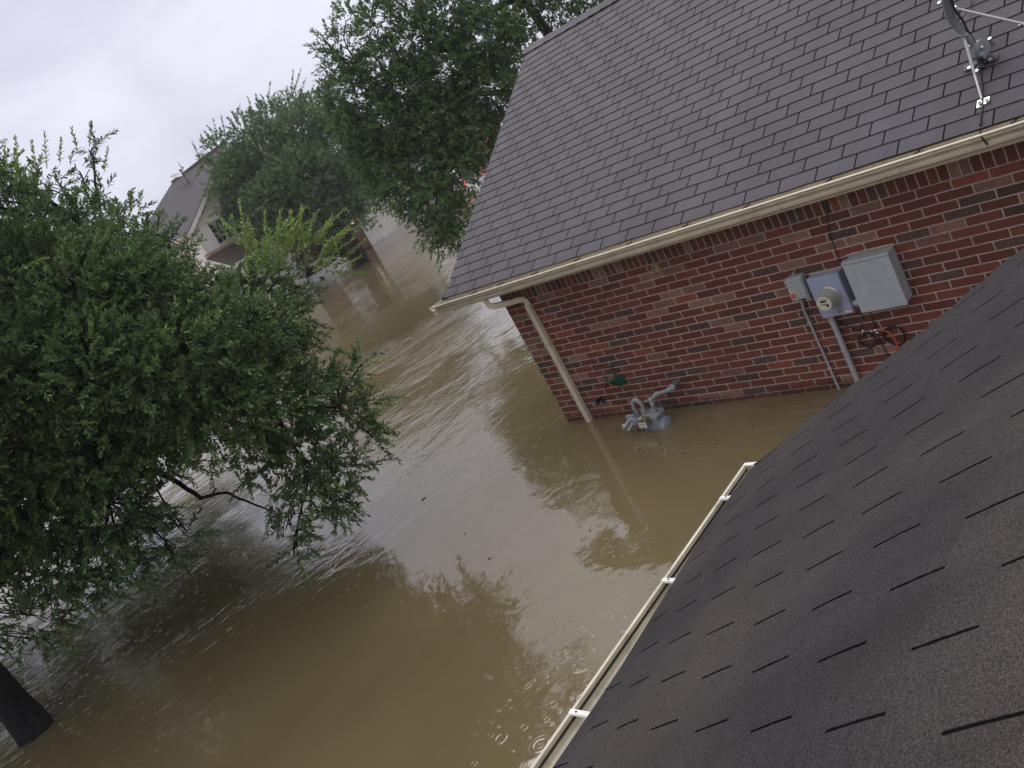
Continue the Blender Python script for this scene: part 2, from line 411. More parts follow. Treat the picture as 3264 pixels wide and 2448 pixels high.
M['tyre'] = paint("tyre", (.02,.02,.02), .8, .1, 20)
def lamp(name, c, s):
    m = NT(name); return m.set(base=(.2,.2,.2), em=c, ems=s)
M['lit'] = lamp("lit_lamp", (1, .86, .55), 1.3)
M['brake'] = lamp("lit_brake_lamp", (1, .05, .03), .6)
M['leaf_near'] = leaf_mat("oak_leaf", (.040,.074,.029), (.090,.156,.058), (.180,.280,.094), rough=.44)
M['leaf_shoot'] = leaf_mat("young_leaf", (.10,.17,.04), (.19,.30,.075), (.28,.39,.10), .3, tint=(.34,.26,.03))
M['leaf_mid'] = leaf_mat("oak_leaf_far", (.050,.090,.044), (.096,.168,.070), (.160,.255,.095), .28, .55)
M['leaf_right'] = leaf_mat("oak_leaf_lush", (.042,.078,.034), (.084,.152,.057), (.150,.250,.078), .28, .5)
M['bark'] = bark_mat("oak_bark"); M['bark_dark'] = bark_mat("dark_bark", (.020,.018,.019))
M['water'] = water_mat()

# ------------------------------------------------------------------ water
mb = MB(); S_ = 900.
mb.face([(-S_,-S_,0),(S_,-S_,0),(S_,S_,0),(-S_,S_,0)])
w = mb.build("flood_water", M['water']); w['kind'] = 'structure'; w['label'] = 'brown flood water standing between the houses'
mb = MB(); mb.face([(-S_,-S_,-1.5),(S_,-S_,-1.5),(S_,S_,-1.5),(-S_,S_,-1.5)])
g = mb.build("ground", paint("mud", (.09,.07,.04), .9)); g['kind'] = 'structure'

# ------------------------------------------------------------------ shingled roof builder
T, E = .3334, .1429
def shingle_roof(name, mats, parent, org, ud, vd, rows, uL, uR, step=.008, seg=.5, wav=.006, seed=0, back=.03, r0=0, droop=0., v0=0., v0f=None):
    """rows of tabs as real overlapping strips; u in tabs, v in rows"""
    org, ud, vd = np.array(org, float), np.array(ud, float), np.array(vd, float)
    n = np.cross(ud, vd); n /= np.linalg.norm(n)
    if n[2] < 0: n = -n
    mb = MB(); rs = np.random.default_rng(seed)
    ph = rs.uniform(0, 6.28, 8)
    def wave(u, v): return wav * (math.sin(u*.9+ph[0]+v*.31) + .7*math.sin(u*.37+ph[1]-v*.22) + .5*math.sin(v*.9+ph[2]+u*.13)) / 2
    def P(u, v, h): return org + ud * (u*T) + vd * (v*E) + n * (h + wave(u, v))
    for k in range(r0, rows):
        a, b = uL(k+.5), uR(k+.5); c = max(1, int(math.ceil((b - a) / seg)))
        us = [a + (b-a)*i/c for i in range(c+1)]
        jit = [rs.normal(0, .012) for _ in us]
        dr = droop if k == r0 else 0
        kb = max(k, v0) if k == r0 else k; kbs = [max(k, v0f(q)) if (v0f and k == r0) else kb for q in us]; km = .5*(max(kbs) + k+1)
        for i in range(c):
            u0, u1, j0, j1 = us[i], us[i+1], jit[i], jit[i+1]
            b0, b1 = kbs[i], kbs[i+1]; B0, B1 = P(u0, b0+j0, step-dr), P(u1, b1+j1, step-dr)
            M0, M1 = P(u0, km, step*.62-dr*.15), P(u1, km, step*.62-dr*.15)
            T0, T1 = P(u0, k+1.06, 0.0), P(u1, k+1.06, 0.0)
            mb.face([B0, B1, M1, M0], [(u0, kb+.02), (u1, kb+.02), (u1, km), (u0, km)])
            mb.face([M0, M1, T1, T0], [(u0, km), (u1, km), (u1, k+.985), (u0, k+.985)])
            D0, D1 = P(u0, b0+j0+.015, -.004-dr), P(u1, b1+j1+.015, -.004-dr)
            mb.face([D0, D1, B1, B0], [(0,0)]*4, 1)
        # left/right ends
        for uu in (us[0], us[-1]):
            mb.face([P(uu, kb, step), P(uu, k+1, 0), P(uu, k+1, -back), P(uu, kb, -back)], [(0,0)]*4, 1)
    o = mb.build(name, mats, parent, fix=False)
    # underside deck
    mb = MB(); Z = lambda u, v: org + ud*(u*T) + vd*(v*E) - n*back
    a0, b0, a1, b1 = uL(r0), uR(r0), uL(rows), uR(rows)
    mb.face([Z(a0, max(r0, v0)+.2), Z(b0, max(r0, v0)+.2), Z(b1, rows), Z(a1, rows)])
    mb.build("roof_deck", M['soffit'], parent, fix=False)
    return o

def caps(name, mat, parent, p0, p1, wdir_a, wdir_b, width=.15, n=24, lift=.018):
    """overlapping ridge caps from p0 to p1, folded down both ways"""
    p0, p1 = Vector(p0), Vector(p1); a, b = Vector(wdir_a), Vector(wdir_b); up = Vector((0,0,1)); mb = MB()
    for i in range(n):
        q0 = p0.lerp(p1, i/n); q1 = p0.lerp(p1, (i+1.15)/n)
        h0, h1 = lift+.010, lift
        for d in (a, b):
            mb.face([q0+up*h0, q1+up*h1, q1+up*h1+d*width, q0+up*h0+d*width], [(i+.1, .1), (i+.9, .1), (i+.9, .8), (i+.1, .8)])
            mb.face([q0+up*h0, q0+up*h0+d*width, q0-up*.01+d*width, q0-up*.01], [(0,0)]*4, 1)
            mb.face([q0+up*h0+d*width, q1+up*h1+d*width, q1-up*.012+d*width, q0-up*.012+d*width], [(0,0)]*4, 1)
    return mb.build(name, [mat, M['asphalt_edge']], parent, fix=False)

# ------------------------------------------------------------------ brick house on the right
PITCH = R(29.06); CP, SP = math.cos(PITCH), math.sin(PITCH)
EZ = 2.035; WX = .30; RX = 30*E*CP; RZ = EZ + 30*E*SP
house = thing("brick_house", "single storey red brick house with dark shingle roof and cream gutter standing in the flood", "house", (WX, 0, 0))
rake = lambda v: -(1.663 + .0359*v)
shingle_roof("roof", [M['roof_far'], M['asphalt_edge']], house, (0,0,EZ), (0,-1,0), (CP,0,SP), 30, rake, lambda v: 42, seed=3, droop=.004, wav=.006)
shingle_roof("roof", [M['roof_far'], M['asphalt_edge']], house, (2*RX,0,EZ), (0,-1,0), (-CP,0,SP), 30, rake, lambda v: 42, seed=4, seg=4)
caps("ridge_cap", M['roof_far'], house, (RX, .93, RZ), (RX, -14, RZ), (-CP,0,-SP), (CP,0,-SP), .15, 70)
# walls
def wall_box(lo, hi, zoff=0.0):
    mb = MB(); mb.box(lo, hi)
    mb.uv = [[(a + 50*BW, b - 1.657 + 60*BH) for a, b in q] for q in mb.uv]
    return mb
wall_box((WX, -14, -1.4), (WX+.22, 0, 1.657)).build("wall", M['brick'], house)
wall_box((WX+.22, -.22, -1.4), (2*RX-WX, 0, 1.9)).build("wall", M['brick'], house)
mb = MB()
mb.face([(WX, -.004, 1.9), (2*RX-WX, -.004, 1.9), (RX, -.004, RZ-.12)], [(WX+50*BW, 1.9-1.657+60*BH), (2*RX-WX+50*BW, 1.9-1.657+60*BH), (RX+50*BW, RZ-.12-1.657+60*BH)])
mb.face([(WX, -.15, 1.9), (2*RX-WX, -.15, 1.9), (RX, -.15, RZ-.12)], [(0,0),(1,0),(1,1)])
mb.build("gable", M['siding'], house, fix=False)
wall_box((2*RX-WX-.2, -14, -1.4), (2*RX-WX, -.22, 1.9)).build("wall", M['brick'], house)
mb = MB(); mb.box((WX-.003, -14, 1.657), (WX+.2, -.002, 1.93))
mb.uv = [[(a + 50*BH, .45 if b < 1.8 else .75) for a, b in q] for q in mb.uv]
mb.build("soldier_course", M['soldier'], house)
mb = MB(); mb.box((.075, -14, 1.86), (WX+.01, .50, 1.885)); mb.build("soffit", M['soffit'], house)
mb = MB(); mb.box((.029, -14, 1.86), (.074, .52, 2.022)); mb.build("fascia", M['cream'], house)
# mud dauber nest and caulk under the soffit
mb = MB(); c = on_plane(2088, 845, 0, WX)
for k in range(7):
    mb.tube([(WX-.012, c[1]+random.uniform(-.05,.05), c[2]+random.uniform(-.09,.02)), (WX-.004, c[1]+random.uniform(-.05,.05), c[2]+random.uniform(-.06,.05))], [.022,.016], 7)
mb.build("mud_patch", M['foam'], house, True)
# rake board on the gable edge
mb = MB()
e0 = Vector((.02, .554-.03, EZ-.03)); e1 = Vector((RX, .914-.03, RZ-.03))
for s in (0, 1):
    a, b = e0.copy(), e1.copy()
    if s: a.x = 2*RX - a.x
    mb.face([a, b, b+Vector((0,0,-.16)), a+Vector((0,0,-.16))]); mb.face([a+Vector((0,-.03,0)), b+Vector((0,-.03,0)), b+Vector((0,-.03,-.16)), a+Vector((0,-.03,-.16))])
    mb.face([a+Vector((0,0,-.16)), b+Vector((0,0,-.16)), b+Vector((0,-.03,-.16)), a+Vector((0,-.03,-.16))])
mb.build("rake_board", M['trim'], house)
# boxed eave return with a little hip of shingles at the corner
mb = MB()
cx, cy, cz = .07, .70, EZ - .012
A = Vector((cx, .50, cz)); B = Vector((cx, cy, cz)); Cc = Vector((cx+.46, cy, cz)); D = Vector((cx+.16, .50, cz+.105)); Dm = Vector((cx+.46, .50, cz+.105))
mb.face([A, B, D], [(.1,.1),(.9,.1),(.9,.9)]); mb.face([B, Cc, Dm, D], [(1.1,1.1),(1.95,1.1),(1.95,1.9),(1.1,1.9)])
for p, q in ((A,B),(B,Cc)):
    mb.face([p, q, q-Vector((0,0,.02)), p-Vector((0,0,.02))], None, 1)
d = (D-B).normalized(); s_ = Vector((0,0,.012))
for sd in (Vector((.055,.0,.0)), Vector((0,-.06,0.0))):
    mb.face([B+s_, D+s_, D+s_+sd, B+s_+sd], [(2.1,2.1),(2.9,2.1),(2.9,2.6),(2.1,2.6)])
mb.build("eave_return", [M['roof_far'], M['asphalt_edge']], house, fix=False)
mb = MB(); mb.box((.075, .44, 1.86), (.50, .675, 2.015)); mb.build("return_box", M['cream'], house)

# gutter: one K style trough along the eave, turned round the corner
def gutter_profile(): # u outward from fascia, w up
    return [(0,.115),(0,0),(.060,-.002),(.078,.010),(.081,.030),(.072,.042),(.072,.052),(.092,.064),(.106,.080),(.104,.094),(.112,.100),(.112,.110),(.100,.110),(.098,.082),(.086,.068),(.066,.058),(.066,.018),(.052,.006),(.006,.006),(.006,.115)]
def gutter(name, parent, p0, p1, out, label=None, mat=None):
    mb = MB(); mb.prism(gutter_profile(), p0, p1, out, (0,0,1)); o = mb.build(name, mat or M['cream'], parent, smooth='auto'); return o
GZ = 1.884
GX = .028
gz_ = lambda y: 1.882 - .0037*(y - .72)
gut = gutter("gutter", house, (GX, -14, gz_(-14)), (GX, .72, gz_(.72)), (-1,0,0))
mb = MB(); mb.tube([(GX-.112, -14, gz_(-14)+.110), (GX-.112, -7, gz_(-7)+.110), (GX-.112, .73, gz_(.73)+.110), (GX-.06, .775, gz_(.73)+.110)], .0085, 8); mb.build("gutter_rim", M['rim'], gut, True)
mb = MB(); mb.prism(gutter_profile(), (-.088, .69, GZ), (.42, .69, GZ), (0,1,0), (0,0,1)); mb.build("gutter_return", M['cream'], house, smooth='auto')
for px, py in ((1504,937),(1595,906),(1713,865.5),(1850,821),(2018.5,768.5),(2197,713),(2396,648.5),(2662,563),(2939,478.5),(3243,386.5)):
    q = on_plane(px, py, 2, 2.0); G2 = gz_(q[1])
    mb = MB(); mb.box((-.070, q[1]-.012, G2+.1165), (-.035, q[1]+.012, G2+.125)); mb.box((-.035, q[1]-.006, G2+.108), (GX-.001, q[1]+.006, G2+.116))
    mb.build("gutter_spike", M['rust'], gut)
# downspout with two elbows
mb = MB()
def rect_path(mb, pts, hw, hd, wax):
    """rectangular pipe through pts; hw half width along wax, hd half depth across"""
    wax = Vector(wax); rings = []
    pts = [Vector(p) for p in pts]
    for i, p in enumerate(pts):
        d = (pts[min(i+1, len(pts)-1)] - pts[max(i-1,0)]).normalized(); dn = wax.cross(d).normalized()
        rings.append([p + wax*hw + dn*hd, p + wax*hw*.86 + dn*hd*1.1, p - wax*hw*.86 + dn*hd*1.1, p - wax*hw + dn*hd, p - wax*hw - dn*hd, p - wax*hw*.86 - dn*hd*1.1, p + wax*hw*.86 - dn*hd*1.1, p + wax*hw - dn*hd])
    for a, b in zip(rings, rings[1:]):
        for k in range(8): mb.face([a[k], a[(k+1)%8], b[(k+1)%8], b[k]])
DY = -.405
dsp = MB()
rect_path(dsp, [(.262, DY, 1.60), (.262, DY, -1.3)], .036, .028, (0,1,0))
ds = dsp.build("downspout", M['pipe'], house)
el = MB()
arc = []
o0 = Vector((-.0, -.10, GZ+.002))
pts = [o0, o0+Vector((0,0,-.07)), o0+Vector((.012,-.012,-.105)), o0+Vector((.04,-.04,-.13)), o0+Vector((.085,-.085,-.145))]
e_ = Vector((.235, DY+.03, 1.690))
pts += [o0+Vector((.085,-.085,-.145)).lerp(e_-o0, .5), Vector((.215, DY+.05, 1.70)), Vector((.248, DY+.012, 1.685)), Vector((.262, DY, 1.655)), Vector((.262, DY, 1.58))]
rect_path(el, pts, .036, .029, Vector((.62,.78,0)))
el.build("elbow", M['pipe'], ds, smooth='auto')
for k, q in enumerate((.7,)):
    mb = MB(); mb.box((.225, DY-.041, 1.06), (.299, DY+.041, 1.085)); mb.build("strap", M['cream'], ds)

# ------------------------------------------------------------------ things on the brick wall
# big grey breaker panel
t = thing("breaker_panel", "large pale grey electrical panel box on the brick wall, biggest of the three boxes", "electrical box", (WX, -4.38, .76))
mb = MB(); mb.box((WX-.145, -4.58, .785), (WX-.001, -4.194, 1.252)); mb.build("case", M['grey_panel'], t, bevel=.006)
mb = MB(); mb.box((WX-.158, -4.586, .778), (WX-.1455, -4.188, 1.232)); mb.build("door", M['grey_panel'], t, bevel=.003)
mb = MB(); mb.box((WX-.162, -4.59, 1.236), (WX-.10, -4.184, 1.262)); mb.build("rain_lip", M['grey_panel'], t, bevel=.004)
mb = MB()
for k in range(26):
    y = -4.585 + k*.0158; mb.tube([(WX-.004, y, 1.262+random.uniform(-.003,.004)), (WX-.004, y+.017, 1.262+random.uniform(-.003,.004))], .006+random.uniform(0,.004), 6)
mb.build("caulk", M['caulk'], t, True)
# meter box
t = thing("meter_box", "blue grey electric meter box with round glass meter, middle of the three boxes", "electric meter", (WX, -3.95, .77))
mb = MB(); mb.box((WX-.108, -4.10, .772), (WX-.001, -3.80, 1.166)); mb.build("case", M['blue_grey'], t, bevel=.006)
mb = MB(); mb.box((WX-.114, -4.096, .778), (WX-.1085, -3.804, 1.135)); mb.build("door", M['blue_grey'], t, bevel=.003)
mb = MB()
for k in range(20):
    y = -4.10 + k*.0153; mb.tube([(WX-.004, y, 1.170+random.uniform(-.003,.003)), (WX-.004, y+.016, 1.170+random.uniform(-.003,.003))], .005+random.uniform(0,.003), 6)
mb.build("caulk", M['caulk'], t, True)
mc = Vector((WX-.114, -3.955, .972))
mb = MB(); mb.tube([mc, mc+Vector((-.012,0,0)), mc+Vector((-.020,0,0))], [.098,.098,.090], 32); mb.build("meter_ring", M['strut'], t, smooth='auto')
mb = MB(); mb.tube([mc+Vector((-.020,0,0)), mc+Vector((-.05,0,0)), mc+Vector((-.12,0,0)), mc+Vector((-.135,0,0))], [.086,.083,.074,.070], 32)
gm = mb.build("meter_cover", M['meter_glass'], t, smooth='auto')
mb = MB(); mb.disc(mc+Vector((-.1352,0,0)), (-1,0,0), .064, .002, 32); mb.build("dial_face", M['meter_face'], gm, smooth='auto')
mb = MB(); mb.box((mc.x-.1395, mc.y-.030, mc.z+.012), (mc.x-.1375, mc.y+.030, mc.z+.030)); mb.disc(mc+Vector((-.1373,-.026,-.022)), (-1,0,0), .014, .002, 14)
mb.box((mc.x-.1385, mc.y-.02, mc.z-.008), (mc.x-.1375, mc.y+.035, mc.z-.003)); mb.box((mc.x-.1385, mc.y-.012, mc.z-.018), (mc.x-.1375, mc.y+.035, mc.z-.014)); mb.box((mc.x-.1385, mc.y-.025, mc.z+.040), (mc.x-.1375, mc.y+.02, mc.z+.043))
mb.build("display", M['label_ink'], gm)
mb = MB(); mb.tube([mc+Vector((-.03,-.03,-.088)), mc+Vector((-.04,-.035,-.13)), mc+Vector((-.02,-.028,-.16))], [.008,.012,.010], 6); mb.tube([mc+Vector((-.03,-.06,-.075)), mc+Vector((-.05,-.085,-.085))], .006, 6)
mb.build("seal_tag", M['dish_grey'], t)
mb = MB(); mb.box((WX-.1155, -4.085, .79), (WX-.1142, -4.03, .822)); st = mb.build("sticker", M['label_white'], t)
mb = MB(); mb.box((WX-.1162, -4.084, .815), (WX-.1156, -4.031, .821)); mb.build("sticker_band", M['orange_label'], st)
cnd = MB(); cnd.tube([(WX-.055, -3.845, .78), (WX-.055, -3.842, .3), (WX-.055, -3.838, -.6)], .026, 16); cnd.build("conduit", M['conduit'], t, smooth='auto')
cnd = MB(); cnd.tube([(WX-.055, -3.845, .775), (WX-.055, -3.845, .70)], .031, 16); cnd.build("conduit_fitting", M['box_grey'], t, smooth='auto')
mb = MB(); mb.tube([(WX-.055, -4.10, .838), (WX-.055, -4.13, .838)], .030, 14); mb.tube([(WX-.055, -4.13, .838), (WX-.055, -4.185, .838)], .036, 14); mb.tube([(WX-.055, -4.185, .838), (WX-.055, -4.196, .838)], .030, 14)
mb.build("nipple", M['conduit'], t, smooth='auto')
# telephone box
t = thing("utility_box", "small weathered grey utility box with an orange label, leftmost on the brick wall", "utility box", (WX, -3.67, .95))
mb = MB(); mb.box((WX-.085, -3.752, .985), (WX-.001, -3.592, 1.205)); mb.build("case", M['box_grey'], t, bevel=.012)
mb = MB(); mb.box((WX-.094, -3.742, .995), (WX-.0855, -3.590, 1.195)); mb.build("cover", M['box_grey'], t, bevel=.006)
mb = MB(); mb.box((WX-.06, -3.664, 1.205), (WX-.002, -3.676, 1.235)); mb.disc((WX-.01, -3.67, 1.225), (-1,0,0), .012, .02, 10)
mb.build("lug", M['box_grey'], t)
for z in (1.05, 1.10, 1.15):
    mb = MB(); mb.box((WX-.088, -3.758, z), (WX-.07, -3.752, z+.02)); mb.build("hinge", M['box_grey'], t)
mb = MB(); mb.box((WX-.07, -3.745, .955), (WX-.01, -3.705, .987)); mb.build("foot", M['box_grey'], t); mb = MB(); mb.box((WX-.07, -3.625, .955), (WX-.01, -3.60, .987)); mb.build("foot", M['box_grey'], t)
mb = MB(); mb.box((WX-.0955, -3.640, 1.014), (WX-.0945, -3.600, 1.056)); mb.build("orange_label", M['orange_label'], t)
mb = MB(); mb.box((WX-.0955, -3.642, 1.072), (WX-.0945, -3.598, 1.112)); lb = mb.build("white_label", M['label_white'], t)
mb = MB()
for k in range(3): mb.box((WX-.0962, -3.638, 1.078+k*.011), (WX-.0957, -3.606-random.uniform(0,.012), 1.083+k*.011))
mb.build("print", M['label_ink'], lb)
cnd = MB(); cnd.tube([(WX-.045, -3.60-.035, .985), (WX-.045, -3.60-.035, .92), (WX-.035, -3.618, .86), (WX-.02, -3.612, .80), (WX-.016, -3.611, .72), (WX-.016, -3.612, .3), (WX-.016, -3.612, -.6)], .0125, 12)
cnd.build("conduit", M['conduit'], t, smooth='auto')
for z in (.715, .22):
    mb = MB(); mb.box((WX-.032, -3.632, z), (WX-.001, -3.592, z+.016)); mb.build("clamp", M['conduit'], t)
# thin cable from the eave down behind the panel
mb = MB(); p = [on_plane(x, y, 0, WX-.008) for x, y in ((2638,635),(2637,700),(2648,760),(2665,800),(2683,845))]
mb.tube(p, .0032, 6); tag(mb.build("wall_cable", M['black'], None, True), "thin dark cable running down the bricks from the eave to the meter box", "cable")
# loops of coax cable
t = thing("cable_coil", "coils of black and orange coaxial cable hanging on the bricks below the big panel", "cable coil", (WX, -4.2, .4))
def ring(c, r, th, turns, mat, name, tilt=0., a0=0., a1=2*math.pi):
    mb = MB()
    for k in range(turns):
        pts = []; rr = r*(1+random.uniform(-.06,.06)); oy, oz = random.uniform(-.008,.008), random.uniform(-.008,.008)
        for i in range(25):
            a = a0 + (a1-a0)*i/24
            pts.append((WX-.02-.006*k-.01*math.sin(a*2), c[0]+oy+rr*math.cos(a), c[1]+oz+rr*1.0*math.sin(a)))
        mb.tube(pts, th, 6, cap=False)
    return mb.build(name, mat, t, True)
ring((-4.063,.452), .068, .0055, 3, M['black'], "black_loop")
ring((-4.305,.452), .085, .0055, 3, M['black'], "black_loop")
mb = MB(); mb.tube([on_plane(2450+x/3.318, 750+y/3.318, 0, WX-.05) for x, y in ((1140,1000),(1200,1003),(1270,1025),(1330,1085),(1358,1150),(1352,1215),(1330,1290),(1300,1340))], .0065, 8); mb.build("orange_cable", M['orange'], t, True)
mb = MB()
for x, y, x2, y2, r in ((1075,1015,1105,1008,.010),(1105,1008,1150,998,.012),(1130,1030,1165,1028,.009),(985,1050,1000,1000,.009)):
    mb = MB(); mb.tube([on_plane(2450+x/3.318, 750+y/3.318, 0, WX-.05), on_plane(2450+x2/3.318, 750+y2/3.318, 0, WX-.05)], r, 8); mb.build("connector", M['chrome'], t, True)
mb = MB()
for path in (((720,895),(800,945),(880,985),(975,1010)), ((975,820),(985,930),(985,1010)), ((1075,810),(1100,890),(1130,980)), ((1140,1030),(1190,1130),(1260,1280),(1300,1370)), ((1120,1120),(1150,1145),(1200,1145))):
    mb = MB(); mb.tube([on_plane(2450+x/3.318, 750+y/3.318, 0, WX-.015) for x, y in path], .0045, 6); mb.build("cable_lead", M['black'], t, True)
# gas meter half under water
t = thing("gas_meter", "grey gas meter with bent pipes half sunk in the flood by the brick wall", "gas meter", (.1, -1.52, 0))
G = M['gas_grey']
mb = MB()
def frus(mb, c, a, b, z0, z1, sc=1.0):
    mb.box((c[0]-a, c[1]-b, z0), (c[0]+a, c[1]+b, z1))
gx, gy = -.035, -1.635
mb.prism([(-.112,-.30),(.112,-.30),(.112,.11),(.085,.150),(-.085,.150),(-.112,.11)], (gx-.078, gy, 0), (gx+.075, gy, 0), (0,1,0), (0,0,1)); mb.build("body", G, t, bevel=.012)
mb = MB(); mb.prism([(-.118,-.02),(.118,-.02),(.128,.0),(.118,.020),(.09,.030),(-.09,.030),(-.118,.020),(-.128,0)], (gx-.090, gy, .145), (gx+.088, gy, .145), (0,1,0), (0,0,1)); fl = mb.build("top_flange", G, t, bevel=.008)
mb = MB()
for yy in (-.10,-.04,.03,.09):
    mb = MB(); mb.disc((gx-.091, gy+yy-.01, .145), (-1,0,0), .009, .008, 8); mb.build("bolt", M['conduit'], fl)
mb = MB(); mb.tube([(gx+.01, gy-.112, .0), (gx+.01, gy-.150, .0), (gx+.01, gy-.165, .0)], [.095,.088,.06], 20); mb.build("side_cover", G, t, smooth='auto')
mb = MB(); ca, cb = Vector(on_plane(1850+1110/5.53, 1150+870/5.53, 0, gx)), Vector(on_plane(1850+1295/5.53, 1150+850/5.53, 0, gx)); mb.tube([ca-Vector((0,0,.03)), ca+Vector((0,0,.02))], .030, 14); mb.build("collar", G, t, smooth='auto'); mb = MB(); mb.tube([cb-Vector((0,0,.03)), cb+Vector((0,0,.02))], .032, 14); mb.build("collar", G, t, smooth='auto')
def bez(p, n=8):
    p = [Vector(q) for q in p]; out = []
    for i in range(len(p)-1):
        a = p[max(i-1,0)]; b = p[i]; c = p[i+1]; d = p[min(i+2, len(p)-1)]
        for k in range(n):
            s = k/n; out.append(.5*((2*b)+(c-a)*s+(2*a-5*b+4*c-d)*s*s+(3*b-a-3*c+d)*s**3))
    out.append(p[-1]); return out
g_ = lambda x, y, X: tuple(on_plane(1850+x/5.53, 1150+y/5.53, 0, X))
mb = MB(); mb.tube(bez([g_(1115,865,gx), g_(1085,780,gx), g_(1020,705,gx), g_(960,690,gx), g_(925,735,gx), g_(945,830,gx), g_(1000,930,gx), g_(1040,1010,gx), g_(1075,1090,gx)], 6), .0215, 12); mb.build("inlet_loop", G, t, smooth=True)
mb = MB()
pp = [g_(1292,850,gx), g_(1270,760,gx), g_(1240,690,gx+.01), g_(1285,650,gx+.03), g_(1340,590,gx+.05), g_(1480,540,gx+.09), g_(1560,510,gx+.11), g_(1625,450,gx+.14), g_(1705,375,WX+.02)]
mb.tube(bez(pp, 5), .020, 12)
for i, r in ((1,.027),(2,.031),(4,.029),(6,.029)):
    a, b = Vector(pp[i]), Vector(pp[i+1]); d = (b-a).normalized(); mb.tube([a-d*.012, a+d*.022], r, 12)
a, b = Vector(pp[7]), Vector(pp[8]); mb.tube([a-(b-a)*.15, b], .030, 14)
mb.disc(Vector(pp[2])+Vector((-.02,.03,.0)), (-.2,1,.2), .011, .03, 8)
mb.build("outlet_pipe", G, t, smooth='auto')
q = Vector(g_(920,1070,gx-.08))
mb = MB(); mb.tube([q+Vector((.05,0,0)), q+Vector((.03,0,0)), q+Vector((0,0,0)), q+Vector((-.02,0,0))], [.035,.07,.07,.045], 20); mb.tube([q+Vector((0,.03,.02)), q+Vector((-.10,.07,-.02))], .022, 12); mb.tube([q+Vector((0,0,-.02)), q+Vector((-.09,.04,-.06))], .022, 12); mb.tube([q+Vector((.02,0,0)), q+Vector((.02,-.16,0))], .02, 12); mb.box((q.x-.01, q.y-.05, q.z+.055), (q.x+.03, q.y+.06, q.z+.075))
rg = mb.build("regulator", G, t, smooth='auto')
mb = MB(); mb.box((q.x-.082, q.y+.045, q.z-.004), (q.x-.066, q.y+.085, q.z+.018)); mb.build("regulator_tag", M['label_white'], rg)
ix = Vector(on_plane(1850+1140/5.53, 1150+1050/5.53, 0, gx-.10))
mb = MB(); mb.box((ix.x-.065, ix.y-.065, ix.z-.055), (ix.x+.02, ix.y+.065, ix.z+.05)); ib = mb.build("index_box", paint("index_plastic", (.16,.135,.09), .3, .2, 20), t, bevel=.016)
mb = MB(); mb.box((ix.x-.069, ix.y-.052, ix.z-.05), (ix.x-.0655, ix.y+.054, ix.z+.012)); lbp = mb.build("index_plate", M['label_white'], ib)
mb = MB()
for k in range(4): mb.box((ix.x-.0705, ix.y+.036-k*.022, ix.z-.014), (ix.x-.0692, ix.y+.048-k*.022, ix.z-.002))
for k in range(3): mb.box((ix.x-.0705, ix.y+.028-k*.026, ix.z-.038), (ix.x-.0692, ix.y+.040-k*.026, ix.z-.030))
mb.build("digit", M['label_ink'], lbp)
mb = MB(); mb.box((ix.x-.045, ix.y+.005, ix.z+.0505), (ix.x-.015, ix.y+.04, ix.z+.054)); mb.build("index_cap", M['label_white'], ib)
mb = MB()
bq = Vector(g_(1195,1200,gx-.08)); mb.box((gx-.0805, bq.y-.03, .006), (gx-.0785, bq.y+.03, .020)); mb.build("blue_mark", M['label_blue'], t)
# hose hanger
t = thing("hose_hanger", "green metal garden hose hanger screwed to the bricks left of the gas meter", "hose hanger", (WX, -1.15, .5))
h_ = lambda x, y, X: Vector(on_plane(1850+x/5.53, 1150+y/5.53, 0, X))
mb = MB()
a, b, c, d = h_(530,350,WX-.16), h_(640,285,WX-.02), h_(830,350,WX-.02), h_(700,450,WX-.16)
n_ = Vector((0,0,.012))
N = 8
for i in range(N):
    s0, s1 = i/N, (i+1)/N
    up = lambda s: Vector((0,0,.05*math.sin(s*math.pi)))
    p0, p1 = a.lerp(d, s0)+up(s0)*.6, a.lerp(d, s1)+up(s1)*.6; q0, q1 = b.lerp(c, s0)+up(s0), b.lerp(c, s1)+up(s1)
    mb.face([p0, p1, q1, q0]); mb.face([p0-n_, p1-n_, q1-n_, q0-n_]); mb.face([p0, p1, p1-n_, p0-n_]); mb.face([q0, q1, q1-n_, q0-n_])
mb.build("cradle", M['green'], t, smooth='auto')
mb = MB(); mb.prism([(-.028,0),(.028,0),(.014,.10),(.006,.19),(-.006,.19),(-.014,.10)], h_(632,285,WX-.002)-Vector((0,0,.03)), h_(632,285,WX-.012)-Vector((0,0,.03)), (0,1,0), (0,0,1)); mb.build("back_plate", M['green'], t)
mb = MB(); e = h_(480,350,WX-.17); mb.prism([(-.03,-.03),(.03,-.03),(.022,.03),(.018,.075),(-.004,.08),(-.018,.03)], e, e+Vector((-.006,0,0)), (0,1,0), (0,0,1)); mb.build("front_plate", M['green'], t)
mb = MB()
arcp = [h_(x, y, WX-.14) for x, y in ((425,500),(450,440),(490,405),(540,398),(600,405),(655,440))]
for i in range(5):
    p, q2 = arcp[i], arcp[i+1]; o_ = Vector((.05,0,0)); mb.face([p, q2, q2+o_, p+o_]); mb.face([p-Vector((0,0,.006)), q2-Vector((0,0,.006)), q2+o_-Vector((0,0,.006)), p+o_-Vector((0,0,.006))])
mb.build("hook", M['dark_metal'], t)
